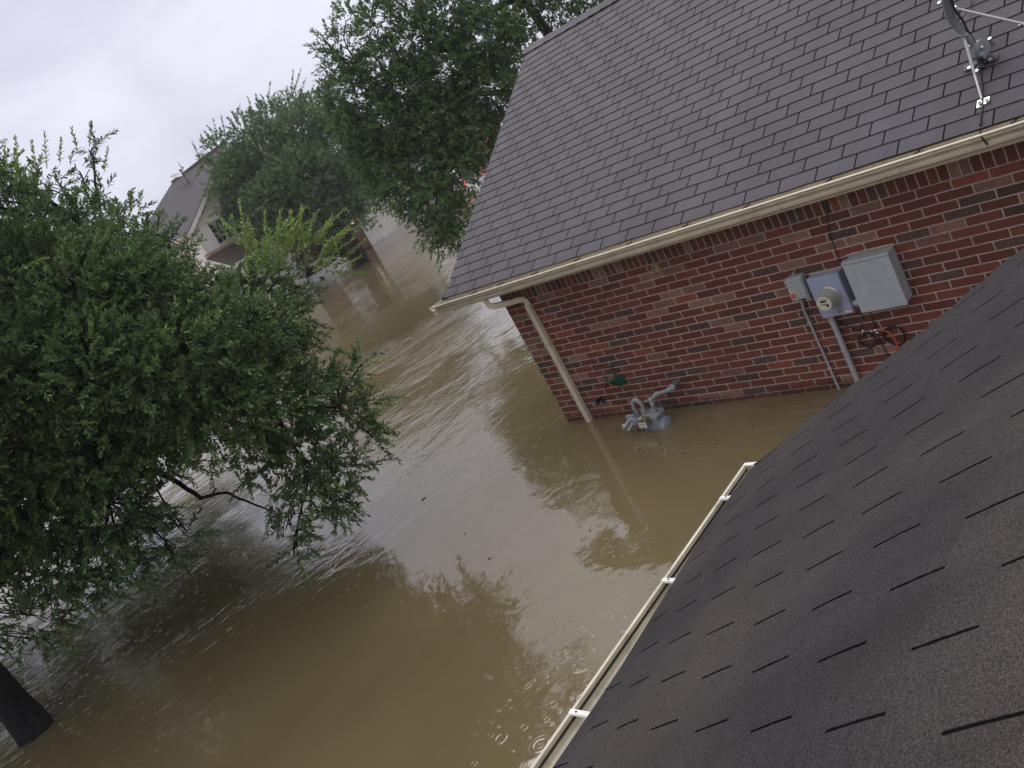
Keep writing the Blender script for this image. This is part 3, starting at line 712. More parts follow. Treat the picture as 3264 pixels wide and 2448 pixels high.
# tap
t = thing("wall_tap", "small black outdoor tap on the bricks beside the downspout near the water", "tap", (WX, -.72, .26))
p0, p1 = h_(355,665,WX-.005), h_(270,750,WX-.13)
mb = MB(); mb.tube([p0, p0.lerp(p1,.55)], .024, 14); mb.tube([p0.lerp(p1,.5), p1], .030, 14); mb.build("body", M['black'], t, smooth='auto')
mb = MB(); mb.tube([p1+Vector((0,.012,.0)), p1+Vector((-.02,.016,-.005))], .016, 10); mb.build("spout", M['chrome'], t, smooth='auto')
mb = MB(); mb.box((WX-.012, p0.y-.05, p0.z-.06), (WX-.001, p0.y+.0, p0.z-.0)); mb.build("wall_plate", M['dark_metal'], t)

# ------------------------------------------------------------------ satellite mount on the brick house's roof
def roofp(x, y, h=0.):
    """point h above the brick house's roof plane under pixel x, y"""
    n = np.array([-SP, 0, CP]); P0 = np.array([0, 0, EZ]) + n*h
    d = FWD + RIGHT*((x-1632)/FPX) + DOWN*((y-1224)/FPX)
    return Vector(CAM + d*(((P0-CAM) @ n)/(d @ n)))
z3 = lambda x, y: (2860 + x/3.455, y/3.455)
base = roofp(*z3(900,690))
t = thing("satellite_dish_mount", "grey bent satellite dish arm with two zinc struts bolted on the shingle roof", "dish mount", tuple(base))
rp = lambda x, y, h: roofp(*z3(x, y), h)
mb = MB(); pa = [rp(905,640,.03), rp(860,545,.10), rp(790,430,.20), rp(690,320,.30), rp(610,215,.40), rp(565,110,.50), rp(535,-10,.62), rp(500,-160,.78)]
mb.tube(bez(pa, 5), .024, 16); mb.build("arm", M['dish_grey'], t, smooth=True)
mb = MB(); mb.tube(bez(pa[3:], 5), .0285, 16); mb.build("arm_sleeve", M['dish_grey'], t, smooth='auto')
mb = MB(); a = rp(735,405,.24); b = rp(850,815,.075); c = rp(930,1090,.022); mb.tube([a, b], .0115, 10); mb.tube([b, c], .0085, 10); mb.build("strut", M['strut'], t, smooth='auto')
mb = MB(); a = rp(635,92,.40); b = rp(1370,258,.16); c = rp(1900,380,.02); mb.tube([a, b], .0095, 10); mb.tube([b, c], .012, 10); mb.build("strut", M['strut'], t, smooth='auto')
un, vn, nn = Vector((0,-1,0)), Vector((CP,0,SP)), Vector((-SP,0,CP))
def plate(mb, c, w, l, th): 
    Mx = Matrix(((un.x,vn.x,nn.x,c.x),(un.y,vn.y,nn.y,c.y),(un.z,vn.z,nn.z,c.z),(0,0,0,1)))
    mb.box((-w,-l,0),(w,l,th), Mx)
mb = MB(); c = rp(920,690,.012); plate(mb, c, .115, .03, .005); plate(mb, c+vn*.06, .03, .12, .005)
mb.tube([c+vn*.05, rp(1020,440,.02)], .012, 8); mb.tube([c, rp(1030,660,.02)], .012, 8); mb.tube([c, rp(800,760,.02)], .014, 8)
mb.build("base_plate", M['dark_metal'], t)
mb = MB(); c = rp(925,530,.10); mb.tube([c+Vector((.01,.02,0)), c+Vector((-.01,-.02,0))], .062, 18); mb.tube([c+vn*-.05, rp(905,650,.02)], .02, 8); mb.build("bracket", M['dish_grey'], t, smooth='auto')
mb = MB()
for x, y, h in ((1025,435,.03),(1030,665,.03),(800,755,.03),(880,790,.03),(795,520,.16),(935,530,.12),(905,475,.13),(640,90,.42),(715,405,.26),(765,400,.25),(1368,275,.14),(470,40,.6)):
    p = rp(x, y, h); mb = MB(); mb.tube([p, p+nn*.014], .013, 8); mb.build("bolt", M['chrome'], t)
mb = MB(); c = rp(915,1140,.012); plate(mb, c+un*.0, .022, .035, .004); c = rp(980,1110,.012); plate(mb, c, .022, .03, .004); mb.tube([rp(905,1130,.02), rp(905,1130,.035)], .012, 8); mb.tube([rp(985,1105,.02), rp(985,1105,.035)], .012, 8)
mb.build("strut_foot", M['chrome'], t)
mb = MB(); mb.tube(bez([rp(595,-20,.62), rp(640,120,.47), rp(725,230,.36), rp(775,340,.26), rp(860,480,.15), rp(880,600,.08), rp(905,760,.02), rp(930,950,.012), rp(945,1090,.012), rp(940,1180,.012), rp(918,1280,.012), rp(915,1360,.02)]
    + [Vector(on_plane(*z3(912,1420), 0, .02)), Vector(on_plane(*z3(920,1490), 0, -.066)), Vector(on_plane(*z3(960,1555), 0, -.075)), Vector(on_plane(*z3(1015,1605), 0, -.03))], 4), .0075, 8)
mb.tube(bez([rp(820,-20,.02), rp(795,90,.02), rp(760,150,.05), rp(700,205,.15), rp(660,225,.25)], 4), .005, 6)
mb.build("coax", M['black'], t, True)

# ------------------------------------------------------------------ near house (bottom right)
NP = R(29.0); NC, NS = math.cos(NP), math.sin(NP); NYAW = R(2.1)
ud_ = Vector((math.cos(NYAW), math.sin(NYAW), 0)); vd_ = Vector((math.sin(NYAW)*NC, -math.cos(NYAW)*NC, NS))
PS = Vector((-4.98235, -6.45028, 2.32625))           # foot of one slot between two tabs
O_ = PS + ud_*(3.95*T) - vd_*(6.6*E)                 # corner of eave and rake
NRX, NEY, NEZ = O_
near = thing("shingle_house", "house with worn dark shingle roof and open cream gutter, closest to the viewer", "house", (NRX, NEY, 0))
def un(p):
    """into the house's own frame, before it is turned by its small yaw"""
    d = Vector(p) - Vector((NRX, NEY, 0)); c_, s__ = math.cos(-NYAW), math.sin(-NYAW)
    return Vector((NRX + d.x*c_ - d.y*s__, NEY + d.x*s__ + d.y*c_, d.z))
def eave_v(px, py):
    d = Vector(FWD + RIGHT*((px-1632)/FPX) + DOWN*((py-1224)/FPX)); n_ = Vector((0, NS, NC))
    # ray in the house's own frame
    c0 = un(CAM); c1 = un(Vector(CAM) + d) ; dd = c1 - c0; p0 = Vector((NRX, NEY, NEZ))
    q = c0 + dd*((p0-c0).dot(n_)/dd.dot(n_)); return (q.x-NRX)/T, (NEY-q.y)/NC/E
ev0, ev1 = eave_v(1763, 2448), eave_v(2384, 1480)
def eave_cut(u):      # u in tabs from the slot grid
    uu = u + .438 - 3.95; return min(.97, .4 + ev1[1] + (uu - ev1[0])*(ev0[1]-ev1[1])/(ev0[0]-ev1[0]))
org = Vector((NRX, NEY, NEZ)) + Vector((-3.95*T + .438*T, 0, 0)) + Vector((0, -NC, NS))*(-.4*E)
nrows = 30
shingle_roof("roof", [M['roof_near'], M['asphalt_edge']], near, org, (1,0,0), (0,-NC,NS), nrows, lambda v: -40, lambda v: 3.512, seed=9, wav=.012, step=.007, droop=.012, v0=.4, v0f=eave_cut)
print('eave', ev0, ev1)
ridge = Vector(org) + Vector((0,-NC,NS))*(nrows*E)
shingle_roof("roof", [M['roof_near'], M['asphalt_edge']], near, (org.x, 2*ridge.y - org.y, org.z), (1,0,0), (0,NC,NS), nrows, lambda v: -40, lambda v: 3.512, seed=10, seg=4)
caps("ridge_cap", M['roof_near'], near, (NRX, ridge.y, ridge.z), (NRX-13.5, ridge.y, ridge.z), (0,NC,-NS), (0,-NC,-NS), .15, 60)
mb = MB()
a = Vector((NRX-.01, NEY, NEZ-.02)); b = Vector((NRX-.01, ridge.y, ridge.z-.02)); c = Vector((NRX-.01, 2*ridge.y-NEY, NEZ-.02))
for p, q in ((a,b),(b,c)):
    dn = Vector((0,0,-.15)); bk = Vector((-.03,0,0))
    mb.face([p,q,q+dn,p+dn]); mb.face([p+bk,q+bk,q+dn+bk,p+dn+bk]); mb.face([p+dn,q+dn,q+dn+bk,p+dn+bk])
mb.build("rake_board", M['trim'], near)
y0, y1 = NEY-.42, 2*ridge.y-NEY+.42
wall_box((NRX-13.5, y0-.2, -1.4), (NRX-.3, y0, NEZ-.2)).build("wall", M['brick'], near)
wall_box((NRX-.5, y1, -1.4), (NRX-.3, y0-.2, NEZ-.2)).build("wall", M['brick'], near)
mb = MB(); mb.face([(NRX-.31, y0, NEZ-.2), (NRX-.31, y1, NEZ-.2), (NRX-.31, ridge.y, ridge.z-.15)], [(y0+20,NEZ-.2+3),(y1+20,NEZ-.2+3),(ridge.y+20,ridge.z+3)]); mb.build("gable", M['brick'], near, fix=False)
mb = MB(); mb.box((NRX-13.5, y0-.02, NEZ-.2), (NRX-.02, NEY-.05, NEZ-.175)); mb.build("soffit", M['soffit'], near)
mb = MB(); mb.box((NRX-13.5, NEY-.06, NEZ-.2), (NRX-.012, NEY-.035, NEZ-.02)); mb.build("fascia", M['cream'], near)
# open gutter, channel profile, with hangers
GLZ = 1.775
lipa, lipb = un(on_plane(1697,2448,2,GLZ)), un(on_plane(2374,1484,2,GLZ))
LY = (lipa.y+lipb.y)/2
gw = LY - (NEY-.035)
def near_prof(w):
    return [(0,.0),(0,-.12),(.05,-.125),(w*.55,-.115),(w*.62,-.08),(w-.012,-.045),(w-.006,-.02),(w-.008,-.006),(w+.004,-.001),(w+.004,.006),(w-.010,.006),(w-.010,-.010),(w-.012,-.022),(w-.018,-.040),(w*.57,-.075),(w*.52,-.106),(.048,-.117),(.006,-.113),(.006,.0)]
gmb = MB(); gmb.prism(near_prof(gw), (NRX-13.5, NEY-.034, GLZ), (lipb.x, NEY-.034, GLZ), (0,1,0), (0,0,1))
ng = gmb.build("gutter", M['cream_in'], near, smooth='auto')
mb = MB(); mb.prism(near_prof(gw)[:10]+[(0,.004)], (lipb.x, NEY-.034, GLZ), (lipb.x+.004, NEY-.034, GLZ), (0,1,0), (0,0,1)); mb.build("end_cap", M['cream'], ng)
mb = MB(); mb.box((lipb.x-.012, NEY-.03, GLZ+.001), (lipb.x+.010, LY-.0, GLZ+.009)); mb.build("end_flange", M['white_metal'], ng)
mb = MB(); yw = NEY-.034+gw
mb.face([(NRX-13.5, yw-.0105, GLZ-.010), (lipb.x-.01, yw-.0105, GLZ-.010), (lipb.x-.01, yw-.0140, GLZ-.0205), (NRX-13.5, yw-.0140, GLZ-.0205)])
mb.build("dark_line", M['dark_line'], ng, fix=False)  # thin dark strip on the inner front wall just below the lip
for px, py in ((2305,1586),(2128,1848),(1848,2272)):
    q = un(on_plane(px, py, 2, GLZ+.008))
    mb = MB(); mb.box((q[0]-.010, NEY-.05, GLZ+.0065), (q[0]+.010, LY+.003, GLZ+.0095)); mb.box((q[0]-.013, NEY-.05, GLZ+.001), (q[0]-.0105, LY, GLZ+.0065)); mb.box((q[0]+.0105, NEY-.05, GLZ+.001), (q[0]+.013, LY, GLZ+.0065))
    hg = mb.build("hanger", M['white_metal'], ng)
    mb = MB(); mb.disc((q[0], LY-.03, GLZ+.0095), (0,0,1), .004, .003, 10); mb.build("screw", M['rust'], hg)
# dried leaves and grit lying in the trough
mb = MB()
for k in range(140):
    x = NRX - random.uniform(.05, 2.3); yy = NEY-.02+random.uniform(0,.06); s = random.uniform(.004,.013); z = GLZ-.112; a = random.uniform(0,6.28)
    yy += (x-NRX)*math.tan(NYAW); mb.face([(x, yy, z), (x+s*math.cos(a), yy+s*math.sin(a), z+.003), (x+s*1.4*math.cos(a+.5), yy+s*1.2*math.sin(a+.5), z+.002)])
near.rotation_euler = (0, 0, NYAW)
gl = mb.build("gutter_grit", paint("grit", (.05,.038,.025), .9), None, fix=False); gl['kind'] = 'stuff'; gl['label'] = 'dark grit and leaf bits lying in the open gutter'

# ------------------------------------------------------------------ house across the street
fh = thing("cream_house", "two storey cream sided house with garage across the flooded street behind the trees", "house", (18, 33.4, 0))
def siding(name, p0, p1, z0, z1, out, ztop=None, exp=.2):
    """lapped boards between plan points p0 and p1; ztop(s) trims them under a gable"""
    mb = MB(); p0, p1, out = Vector(p0), Vector(p1), Vector(out); n = int((z1 - z0)/exp)+1
    for k in range(n):
        za, zb = z0 + k*exp, min(z0 + (k+1)*exp, z1)
        if zb <= za: continue
        a0, a1 = 0., 1.
        if ztop:
            ss = [i/200 for i in range(201) if ztop(i/200) >= zb]
            if not ss: continue
            a0, a1 = ss[0], ss[-1]
        A, B = p0.lerp(p1, a0), p0.lerp(p1, a1)
        mb.face([A+out*.022+Vector((0,0,za)), B+out*.022+Vector((0,0,za)), B+out*.006+Vector((0,0,zb)), A+out*.006+Vector((0,0,zb))])
        mb.face([A+Vector((0,0,za)), B+Vector((0,0,za)), B+out*.022+Vector((0,0,za)), A+out*.022+Vector((0,0,za))])
    return mb.build(name, M['siding'], fh, fix=False)
HX0, HX1, HY0, HY1, HE = 14.25, 22.1, 33.4, 44.0, 5.15
FPt = math.tan(R(34)); HXR = (HX0+HX1)/2; HZR = HE + (HXR-HX0+.35)*FPt
siding("side_wall", (HX0, HY1, 0), (HX0, HY0, 0), -1.2, HE-.02, (-1,0,0))
gz = lambda s: HE - .25 + (HXR-HX0+.35 - abs((HX0 + s*(HX1-HX0)) - HXR))*FPt
siding("front_wall", (HX0, HY0, 0), (HX1, HY0, 0), 2.6, HZR, (0,-1,0), gz)
siding("front_wall", (HX0, HY0, 0), (18.2, HY0, 0), -1.2, 2.6, (0,-1,0))
mb = MB()
mb.box((HX0+.03, HY0+.02, -1.2), (18.2, HY0+.25, HE)); mb.box((18.2, HY0+.02, 2.6), (HX1, HY0+.25, HE)); mb.box((HX0+.03, HY0+.25, -1.2), (HX0+.2, HY1, HE)); mb.box((HX0, HY1, -1.2), (HX1, HY1+.2, HE)); mb.box((HX1-.2, HY0+4, -1.2), (HX1, HY1, HE))
mb.build("wall_core", M['siding'], fh)
mb = MB(); mb.box((18.2, 37.0, -1.2), (22.2, 37.2, 2.6)); mb.box((18.2, HY0+.25, 2.55), (22.1, 37, 2.62)); mb.build("porch_wall", M['tan_brick'], fh)
mb = MB(); mb.box((HX0-.03, HY0-.035, -1.2), (HX0+.11, HY0+.05, HE)); mb.box((HX0-.035, HY0+.05, -1.2), (HX0+.02, HY0+.12, HE)); mb.build("corner_board", M['trim'], fh)
# roof, gable to the street, hipped at the back
def plane_roof(name, quad_org, ud, vd, rows, uL, uR, mat, parent): return shingle_roof(name, [mat, M['asphalt_edge']], parent, quad_org, ud, vd, rows, uL, uR, seg=6, wav=.0, step=.012)
c34, s34 = math.cos(R(34)), math.sin(R(34))
half = HXR - HX0 + .35; nr = int(half/c34/E) + 1
Ln = (HY1 + .35 - (HY0 - .32))/T
plane_roof("roof", (HX0-.35, HY0-.32, HE), (0,1,0), (c34,0,s34), nr, lambda v: 0, lambda v: Ln - v*E*c34/T, M['roof_dist'], fh)
plane_roof("roof", (HX1+.35, HY0-.32, HE), (0,1,0), (-c34,0,s34), nr, lambda v: 0, lambda v: Ln - v*E*c34/T, M['roof_dist'], fh)
Lb = (HX1-HX0+.7)/T
plane_roof("roof", (HX0-.35, HY1+.35, HE), (1,0,0), (0,-c34,s34), nr, lambda v: v*E*c34/T, lambda v: Lb - v*E*c34/T, M['roof_dist'], fh)
mb = MB()
for sgn in (-1, 1):
    a = Vector((HXR+sgn*half, HY0-.33, HE-.03)); b = Vector((HXR, HY0-.33, HZR-.03)); dn = Vector((0,0,-.24)); bk = Vector((0,.03,0))
    mb.face([a,b,b+dn,a+dn]); mb.face([a+dn,b+dn,b+dn+bk,a+dn+bk]); mb.face([a+bk,b+bk,b+bk+dn,a+bk+dn])
    mb.face([a+dn+bk, b+dn+bk, b+dn+Vector((0,.33,0)), a+dn+Vector((0,.33,0))])
mb.build("rake_board", M['trim'], fh)
mb = MB(); mb.box((HX0-.34, HY0-.30, HE-.22), (HX0-.005, HY1, HE-.19)); mb.box((HX0-.36, HY0-.31, HE-.22), (HX0-.34, HY1, HE-.02)); mb.build("soffit", paint("pink_soffit", (.50,.42,.38), .6), fh)
# big upstairs window
win = None
mb = MB(); mb.box((15.08, HY0-.03, 3.98), (17.3, HY0-.024, 5.02)); win = mb.build("window", M['glass'], fh)
mb = MB()
for x in (15.02, 17.3): mb.box((x, HY0-.06, 3.92), (x+.06, HY0-.023, 5.08))
for z in (3.92, 5.02): mb.box((15.08, HY0-.06, z), (17.3, HY0-.023, z+.06))
mb.build("frame", M['trim'], win)
mb = MB()
for k in range(1, 8): mb.box((15.08+k*.277-.008, HY0-.045, 3.98), (15.08+k*.277+.008, HY0-.029, 5.02))
for k in range(1, 4): mb.box((15.08, HY0-.046, 3.98+k*.26-.008), (17.3, HY0-.0455+.014, 3.98+k*.26+.008))
mb.build("muntin", M['trim'], win)
# shed roof over the front
a20 = math.atan2(.85, 1.9); cs, ss = math.cos(a20), math.sin(a20)
plane_roof("porch_roof", (14.0, HY0-1.9, 2.88), (1,0,0), (0,cs,ss), int(math.hypot(1.9,.85)/E), lambda v: 0, lambda v: 4.6/T, M['roof_brown'], fh)
mb = MB(); a = Vector((14.0, HY0-1.9, 2.86)); b = Vector((14.0, HY0, 3.71)); dn = Vector((0,0,-.16))
mb.face([a,b,b+dn,a+dn]); mb.face([a+Vector((.03,0,0)),b+Vector((.03,0,0)),b+dn+Vector((.03,0,0)),a+dn+Vector((.03,0,0))]); mb.box((14.0, HY0-1.93, 2.70), (18.6, HY0-1.9, 2.86)); mb.build("porch_fascia", M['trim'], fh)
mb = MB(); mb.box((14.05, HY0-.05, 3.73), (18.6, HY0-.03, 3.86)); mb.build("flashing", M['peach'], fh)
for x in (14.3,):
    mb = MB(); mb.box((x, HY0-1.75, -1.2), (x+.2, HY0-1.55, 2.72)); mb.build("porch_post", M['trim'], fh)
# low wing at the left
wall_box((11.6, 34.2, -1.2), (HX0-.03, 38, 2.35)).build("wing_wall", M['tan_brick'], fh)
mb = MB(); mb.prism([(0,0),(2.9,-1.25),(2.9,-1.47),(0,-.22)], (11.45, 33.95, 3.35), (11.45, 38.2, 3.35), (1,0,0), (0,0,1)); mb.build("wing_roof", M['peach'], fh)
# garage
gbr = [wall_box((22.16, 33.2, -1.2), (22.74, 33.6, 2.22)), wall_box((22.16, 33.6, -1.2), (22.4, 42, 2.22)), wall_box((27.75, 33.2, -1.2), (28.9, 33.6, 2.22)), wall_box((28.7, 33.6, -1.2), (28.9, 42, 2.22))]
for q in gbr: q.build("garage_wall", M['tan_brick'] if False else M['brick'], fh)
mb = MB(); mb.box((22.74, 33.22, 1.93), (27.75, 33.6, 2.22)); mb.build("door_header", M['trim'], fh)
mb = MB(); mb.box((22.74, 33.52, -.9), (27.75, 33.56, 1.93)); gd = mb.build("garage_door", M['door_white'], fh)
mb = MB()
for r_ in range(4):
    z0 = -.55 + r_*.62
    mb.box((22.76, 33.495, z0), (27.73, 33.52, z0+.60))
    for c_ in range(4):
        x0 = 22.95 + c_*1.2
        for (u0,u1,w0,w1) in ((0,1.05,0,.02),(0,1.05,.38,.40),(0,.02,0,.40),(1.03,1.05,0,.40)):
            mb.box((x0+u0, 33.488, z0+.1+w0), (x0+u1, 33.496, z0+.1+w1))
mb.build("door_panel", M['door_white'], gd)
mb = MB(); mb.box((24.05, 33.46, .62), (24.17, 33.487, .66)); mb.tube([(24.11, 33.45, .56), (24.11, 33.45, .74)], .018, 8); mb.build("door_handle", M['dark_metal'], gd)
g30 = math.atan(.5); cg, sg = math.cos(g30), math.sin(g30); ng_ = int(4.2/E)
plane_roof("garage_roof", (21.9, 32.85, 2.30), (1,0,0), (0,cg,sg), ng_, lambda v: 0, lambda v: 7.3/T, M['roof_dist'], fh)
mb = MB(); mb.box((21.9, 32.82, 2.12), (29.2, 32.86, 2.32)); mb.box((21.9, 32.86, 2.10), (29.2, 33.2, 2.13)); mb.build("garage_fascia", M['trim'], fh)
# wall lantern and address block on the brick pillar
lp = on_plane(1121, 708, 1, 33.12)
lam = thing("wall_lantern", "small lit wall lantern on the brick pillar beside the white garage door", "lamp", tuple(lp))
mb = MB(); mb.box((lp[0]-.06, 33.02, lp[2]-.10), (lp[0]+.06, 33.14, lp[2]+.10)); mb.build("lantern_glass", M['lit'], lam, bevel=.02)
mb = MB(); mb.prism([(-.10,0),(.10,0),(.04,.09),(-.04,.09)], (lp[0], 32.99, lp[2]+.105), (lp[0], 33.17, lp[2]+.105), (1,0,0), (0,0,1)); mb.box((lp[0]-.08, 33.0, lp[2]-.13), (lp[0]+.08, 33.16, lp[2]-.105)); mb.box((lp[0]-.03, 33.14, lp[2]-.05), (lp[0]+.03, 33.198, lp[2]+.12))
for sx in (-.065, .055):
    for sy in (33.01, 33.14): mb.box((lp[0]+sx, sy, lp[2]-.105), (lp[0]+sx+.01, sy+.01, lp[2]+.105))
mb.build("lantern_frame", M['dark_metal'], lam)
ap = on_plane(1133, 735, 1, 33.18)
mb = MB(); mb.box((ap[0]-.13, 33.16, ap[2]-.12), (ap[0]+.13, 33.198, ap[2]+.12)); mb.box((ap[0]-.10, 33.15, ap[2]-.09), (ap[0]+.10, 33.16, ap[2]+.09)); mb.build("stone_block", M['box_grey'], fh)
# vent pipe and dish on its roof
def froof(x, y):
    n = np.array([-s34, 0, c34]); P0 = np.array([HX0-.35, 0, HE]); d = FWD + RIGHT*((x-1632)/FPX) + DOWN*((y-1224)/FPX)
    return Vector(CAM + d*(((P0-CAM) @ n)/(d @ n)))
vp = froof(602, 585)
mb = MB(); mb.tube([vp-Vector((0,0,.1)), vp+Vector((0,0,.78))], .045, 12); mb.tube([vp+Vector((0,0,.72)), vp+Vector((0,0,.80))], .075, 12); mb.build("vent_pipe", paint("vent_grey", (.12,.12,.13), .5), fh, smooth='auto')
dp = froof(592, 595)
fd = thing("satellite_dish", "pale satellite dish on the roof of the far cream house beside its vent pipe", "satellite dish", tuple(dp))
ctr = dp + Vector((-.05,.1,.62)); ax = Vector((.10,-.45,.88)).normalized()
a1 = ax.cross(Vector((0,0,1))).normalized(); a2 = ax.cross(a1)
mb = MB()
rg_ = [(0,0.0),(.15,.012),(.29,.045),(.36,.075)]
for (r0_,h0_),(r1_,h1_) in zip(rg_, rg_[1:]):
    for k in range(24):
        t0, t1 = k*math.pi/12, (k+1)*math.pi/12
        f_ = lambda r_, h, t: ctr + a1*(r_*math.cos(t)) + a2*(r_*.9*math.sin(t)) + ax*h
        mb.face([f_(r0_,h0_,t0), f_(r1_,h1_,t0), f_(r1_,h1_,t1), f_(r0_,h0_,t1)])
mb.build("reflector", paint("dish_pale", (.42,.42,.46), .4), fd, True, fix=False)
mb = MB(); mb.tube([dp, dp+Vector((-.02,.06,.3)), ctr-ax*.01], .025, 8); mb.tube([ctr-ax*.01, ctr+a2*.36+ax*.05, ctr+a2*.40+ax*.30], .014, 6); mb.build("mast", M['dish_grey'], fd, True)

# ------------------------------------------------------------------ neighbour further right, seen through the leaves
bh = thing("far_brick_house", "reddish brick house glimpsed through the leaves beyond the white garage door", "house", (36, 40, 0))
wall_box((31.5, 40, -1.2), (43, 40.3, 2.4)).build("wall", M['brick'], bh); wall_box((31.5, 40.3, -1.2), (31.8, 49, 2.4)).build("wall", M['brick'], bh)
plane_roof("roof", (31.0, 39.6, 2.42), (1,0,0), (0,c34,s34), 40, lambda v: v*E*c34/T, lambda v: 12.5/T - v*E*c34/T, M['roof_brown'], bh)
plane_roof("roof", (31.0, 39.6, 2.42), (0,1,0), (c34,0,s34), 40, lambda v: v*E*c34/T, lambda v: 10.0/T - v*E*c34/T, M['roof_brown'], bh)
mb = MB(); mb.box((34, 39.97, .4), (35.6, 39.995, 1.9)); wv = mb.build("window", M['glass'], bh)
mb = MB()
for x in (33.92, 35.6): mb.box((x, 39.95, .32), (x+.08, 39.998, 1.98))
for z in (.32, 1.9): mb.box((34, 39.95, z), (35.6, 39.998, z+.08))
mb.build("frame", M['trim'], wv)
mb = MB(); mb.box((30.98, 39.56, 2.22), (43.5, 39.6, 2.42)); mb.box((30.98, 39.6, 2.22), (31.02, 49.6, 2.42)); mb.build("fascia", M['trim'], bh)

# ------------------------------------------------------------------ cars standing in the flood
def loft(mb, stations, n_uv=1):
    """stations: list of (y, [(x,z),...]) half sections, mirrored"""
    rings = []
    for y, half_ in stations:
        full = [(x, y, z) for x, z in half_] + [(-x, y, z) for x, z in reversed(half_)]
        rings.append(full)
    k = len(rings[0])
    for a, b in zip(rings, rings[1:]):
        for i in range(k-1): mb.face([a[i], a[i+1], b[i+1], b[i]])
    mb.face(rings[0]); mb.face(list(reversed(rings[-1])))
def make_car(name, label, loc, rz, tall, lit):
    t = thing(name, label, "car", (0,0,0))
    W_ = .88 if not tall else .95
    belt, top = (.86, 1.36) if not tall else (1.08, 1.74)
    L2 = 2.25
    body = MB()
    hood = belt-.06
    st = []
    for y, zt, w, zb in ((-L2, belt-.16, W_*.86, .34), (-L2+.08, belt-.04, W_*.94, .26), (-L2+.45, belt+.03, W_, .22), (-.9, belt+.02, W_*1.01, .22), (.4, belt, W_*1.01, .22), (1.1, hood+.0, W_, .22), (1.75, hood-.08, W_*.97, .24), (2.12, hood-.20, W_*.88, .30), (L2, hood-.30, W_*.76, .36)):
        st.append((y, [(w*.90, zb), (w, zb+.16), (w*1.0, (zb+zt)/2), (w*.965, zt-.06), (w*.86, zt), (w*.4, zt+.015)]))
    loft(body, st); b = body.build("body", M['car_white'], t, smooth='auto', bevel=.02)
    gl = MB(); s2 = []
    if tall: gy = ((-2.12, belt, .80, belt+.02), (-1.98, top-.12, .70, belt+.02), (-1.7, top-.015, .69, belt), (-.3, top, .70, belt), (.35, top-.08, .68, belt), (1.05, belt+.04, .74, belt-.02))
    else: gy = ((-1.85, belt+.02, .70, belt-.02), (-1.15, top-.10, .60, belt-.02), (-.8, top-.02, .585, belt-.02), (-.1, top, .585, belt-.02), (.25, top-.06, .59, belt-.02), (1.15, belt+.01, .70, belt-.04))
    for y, zt, w, zb in gy:
        s2.append((y, [(W_*.92, zb), (w+.06, (zb*.45+zt*.55)), (w, zt-.03), (w*.8, zt), (w*.3, zt+.015)]))
    loft(gl, s2); gl.build("cabin_glass", M['car_glass'], t, smooth='auto')
    rf = MB()
    mid = gy[1:5]
    for (ya, za, wa, _), (yb, zb, wb, _) in zip(mid, mid[1:]):
        for sx in (-1, 1): pass
        rf.face([(-wa*.97, ya, za+.004), (wa*.97, ya, za+.004), (wb*.97, yb, zb+.004), (-wb*.97, yb, zb+.004)])
        rf.face([(-wa*.6, ya, za+.022), (wa*.6, ya, za+.022), (wb*.6, yb, zb+.022), (-wb*.6, yb, zb+.022)])
        for sx in (-1, 1):
            rf.face([(sx*wa*.97, ya, za+.004), (sx*wa*.6, ya, za+.022), (sx*wb*.6, yb, zb+.022), (sx*wb*.97, yb, zb+.004)])
    for sx in (-1, 1):   # pillars
        for (ya, za, wa, _), (yb, zb, wb, _) in ((gy[0], gy[1]), (gy[-1], gy[-2])):
            rf.tube([(sx*(W_*.88), ya, gy[0][3]+.03), (sx*(wa*.5+wb*.5+.05), ya*.45+yb*.55, za*.45+zb*.55), (sx*(wb+.01), yb, zb-.01)], [.05,.04,.035], 6)
        rf.tube([(sx*(W_*.915), -.45, belt), (sx*(gy[3][2]+.03), -.40, top-.05)], .035, 6)
    rf.build("roof", M['car_white'], t, fix=False)
    zl = belt-.20 if not tall else belt-.10
    for sx in (-1, 1):
        tl = MB(); tl.box((sx*W_*.55-.19, -L2-.03, zl-.06), (sx*W_*.55+.19, -L2+.12, zl+.065)) if not tall else tl.box((sx*W_*.80-.09, -L2-.04, zl-.22), (sx*W_*.80+.09, -L2+.15, zl+.22))
        tl.build("tail_light", M['brake'] if lit else M['tail_red'], t, bevel=.02)
        wh = MB()
        for yy in (-1.35, 1.38):
            wh = MB(); wh.tube([(sx*(W_-.20), yy, .31), (sx*(W_+.005), yy, .31)], .315, 24); wl = wh.build("wheel", M['tyre'], t, smooth='auto')
            rm = MB(); rm.tube([(sx*(W_+.006), yy, .31), (sx*(W_+.012), yy, .31)], .20, 20); rm.build("rim", M['strut'], wl, smooth='auto')
        mr_ = MB(); mr_.box((sx*(W_+.03)-.09, .72, belt+.01), (sx*(W_+.03)+.09, .84, belt+.13)); mr_.build("mirror", M['car_white'], t, bevel=.03)
    if lit:
        mb = MB(); mb.box((-.17, -2.10, top-.10), (.17, -1.98, top-.05)); mb.build("brake_light", M['brake'], t)
    mb = MB(); mb.box((-W_*.93, -L2-.05, .28), (W_*.93, -L2+.12, .47)); mb.build("bumper", M['dark_metal'] if not tall else M['car_white'], t, bevel=.03)
    mb = MB(); mb.box((-.16, -L2-.04, zl-.20), (.16, -L2-.015, zl-.09)); mb.build("number_plate", M['label_white'], t)
    t.location = loc; t.rotation_euler = (0, 0, rz)
    return t
rl = on_plane(1060, 872, 2, 0.)          # where its rear left corner meets the water
car_p = (rl[0]+.88*math.cos(R(20))-2.25*math.sin(R(20))+.1, rl[1]+.88*math.sin(R(20))+2.25*math.cos(R(20)))
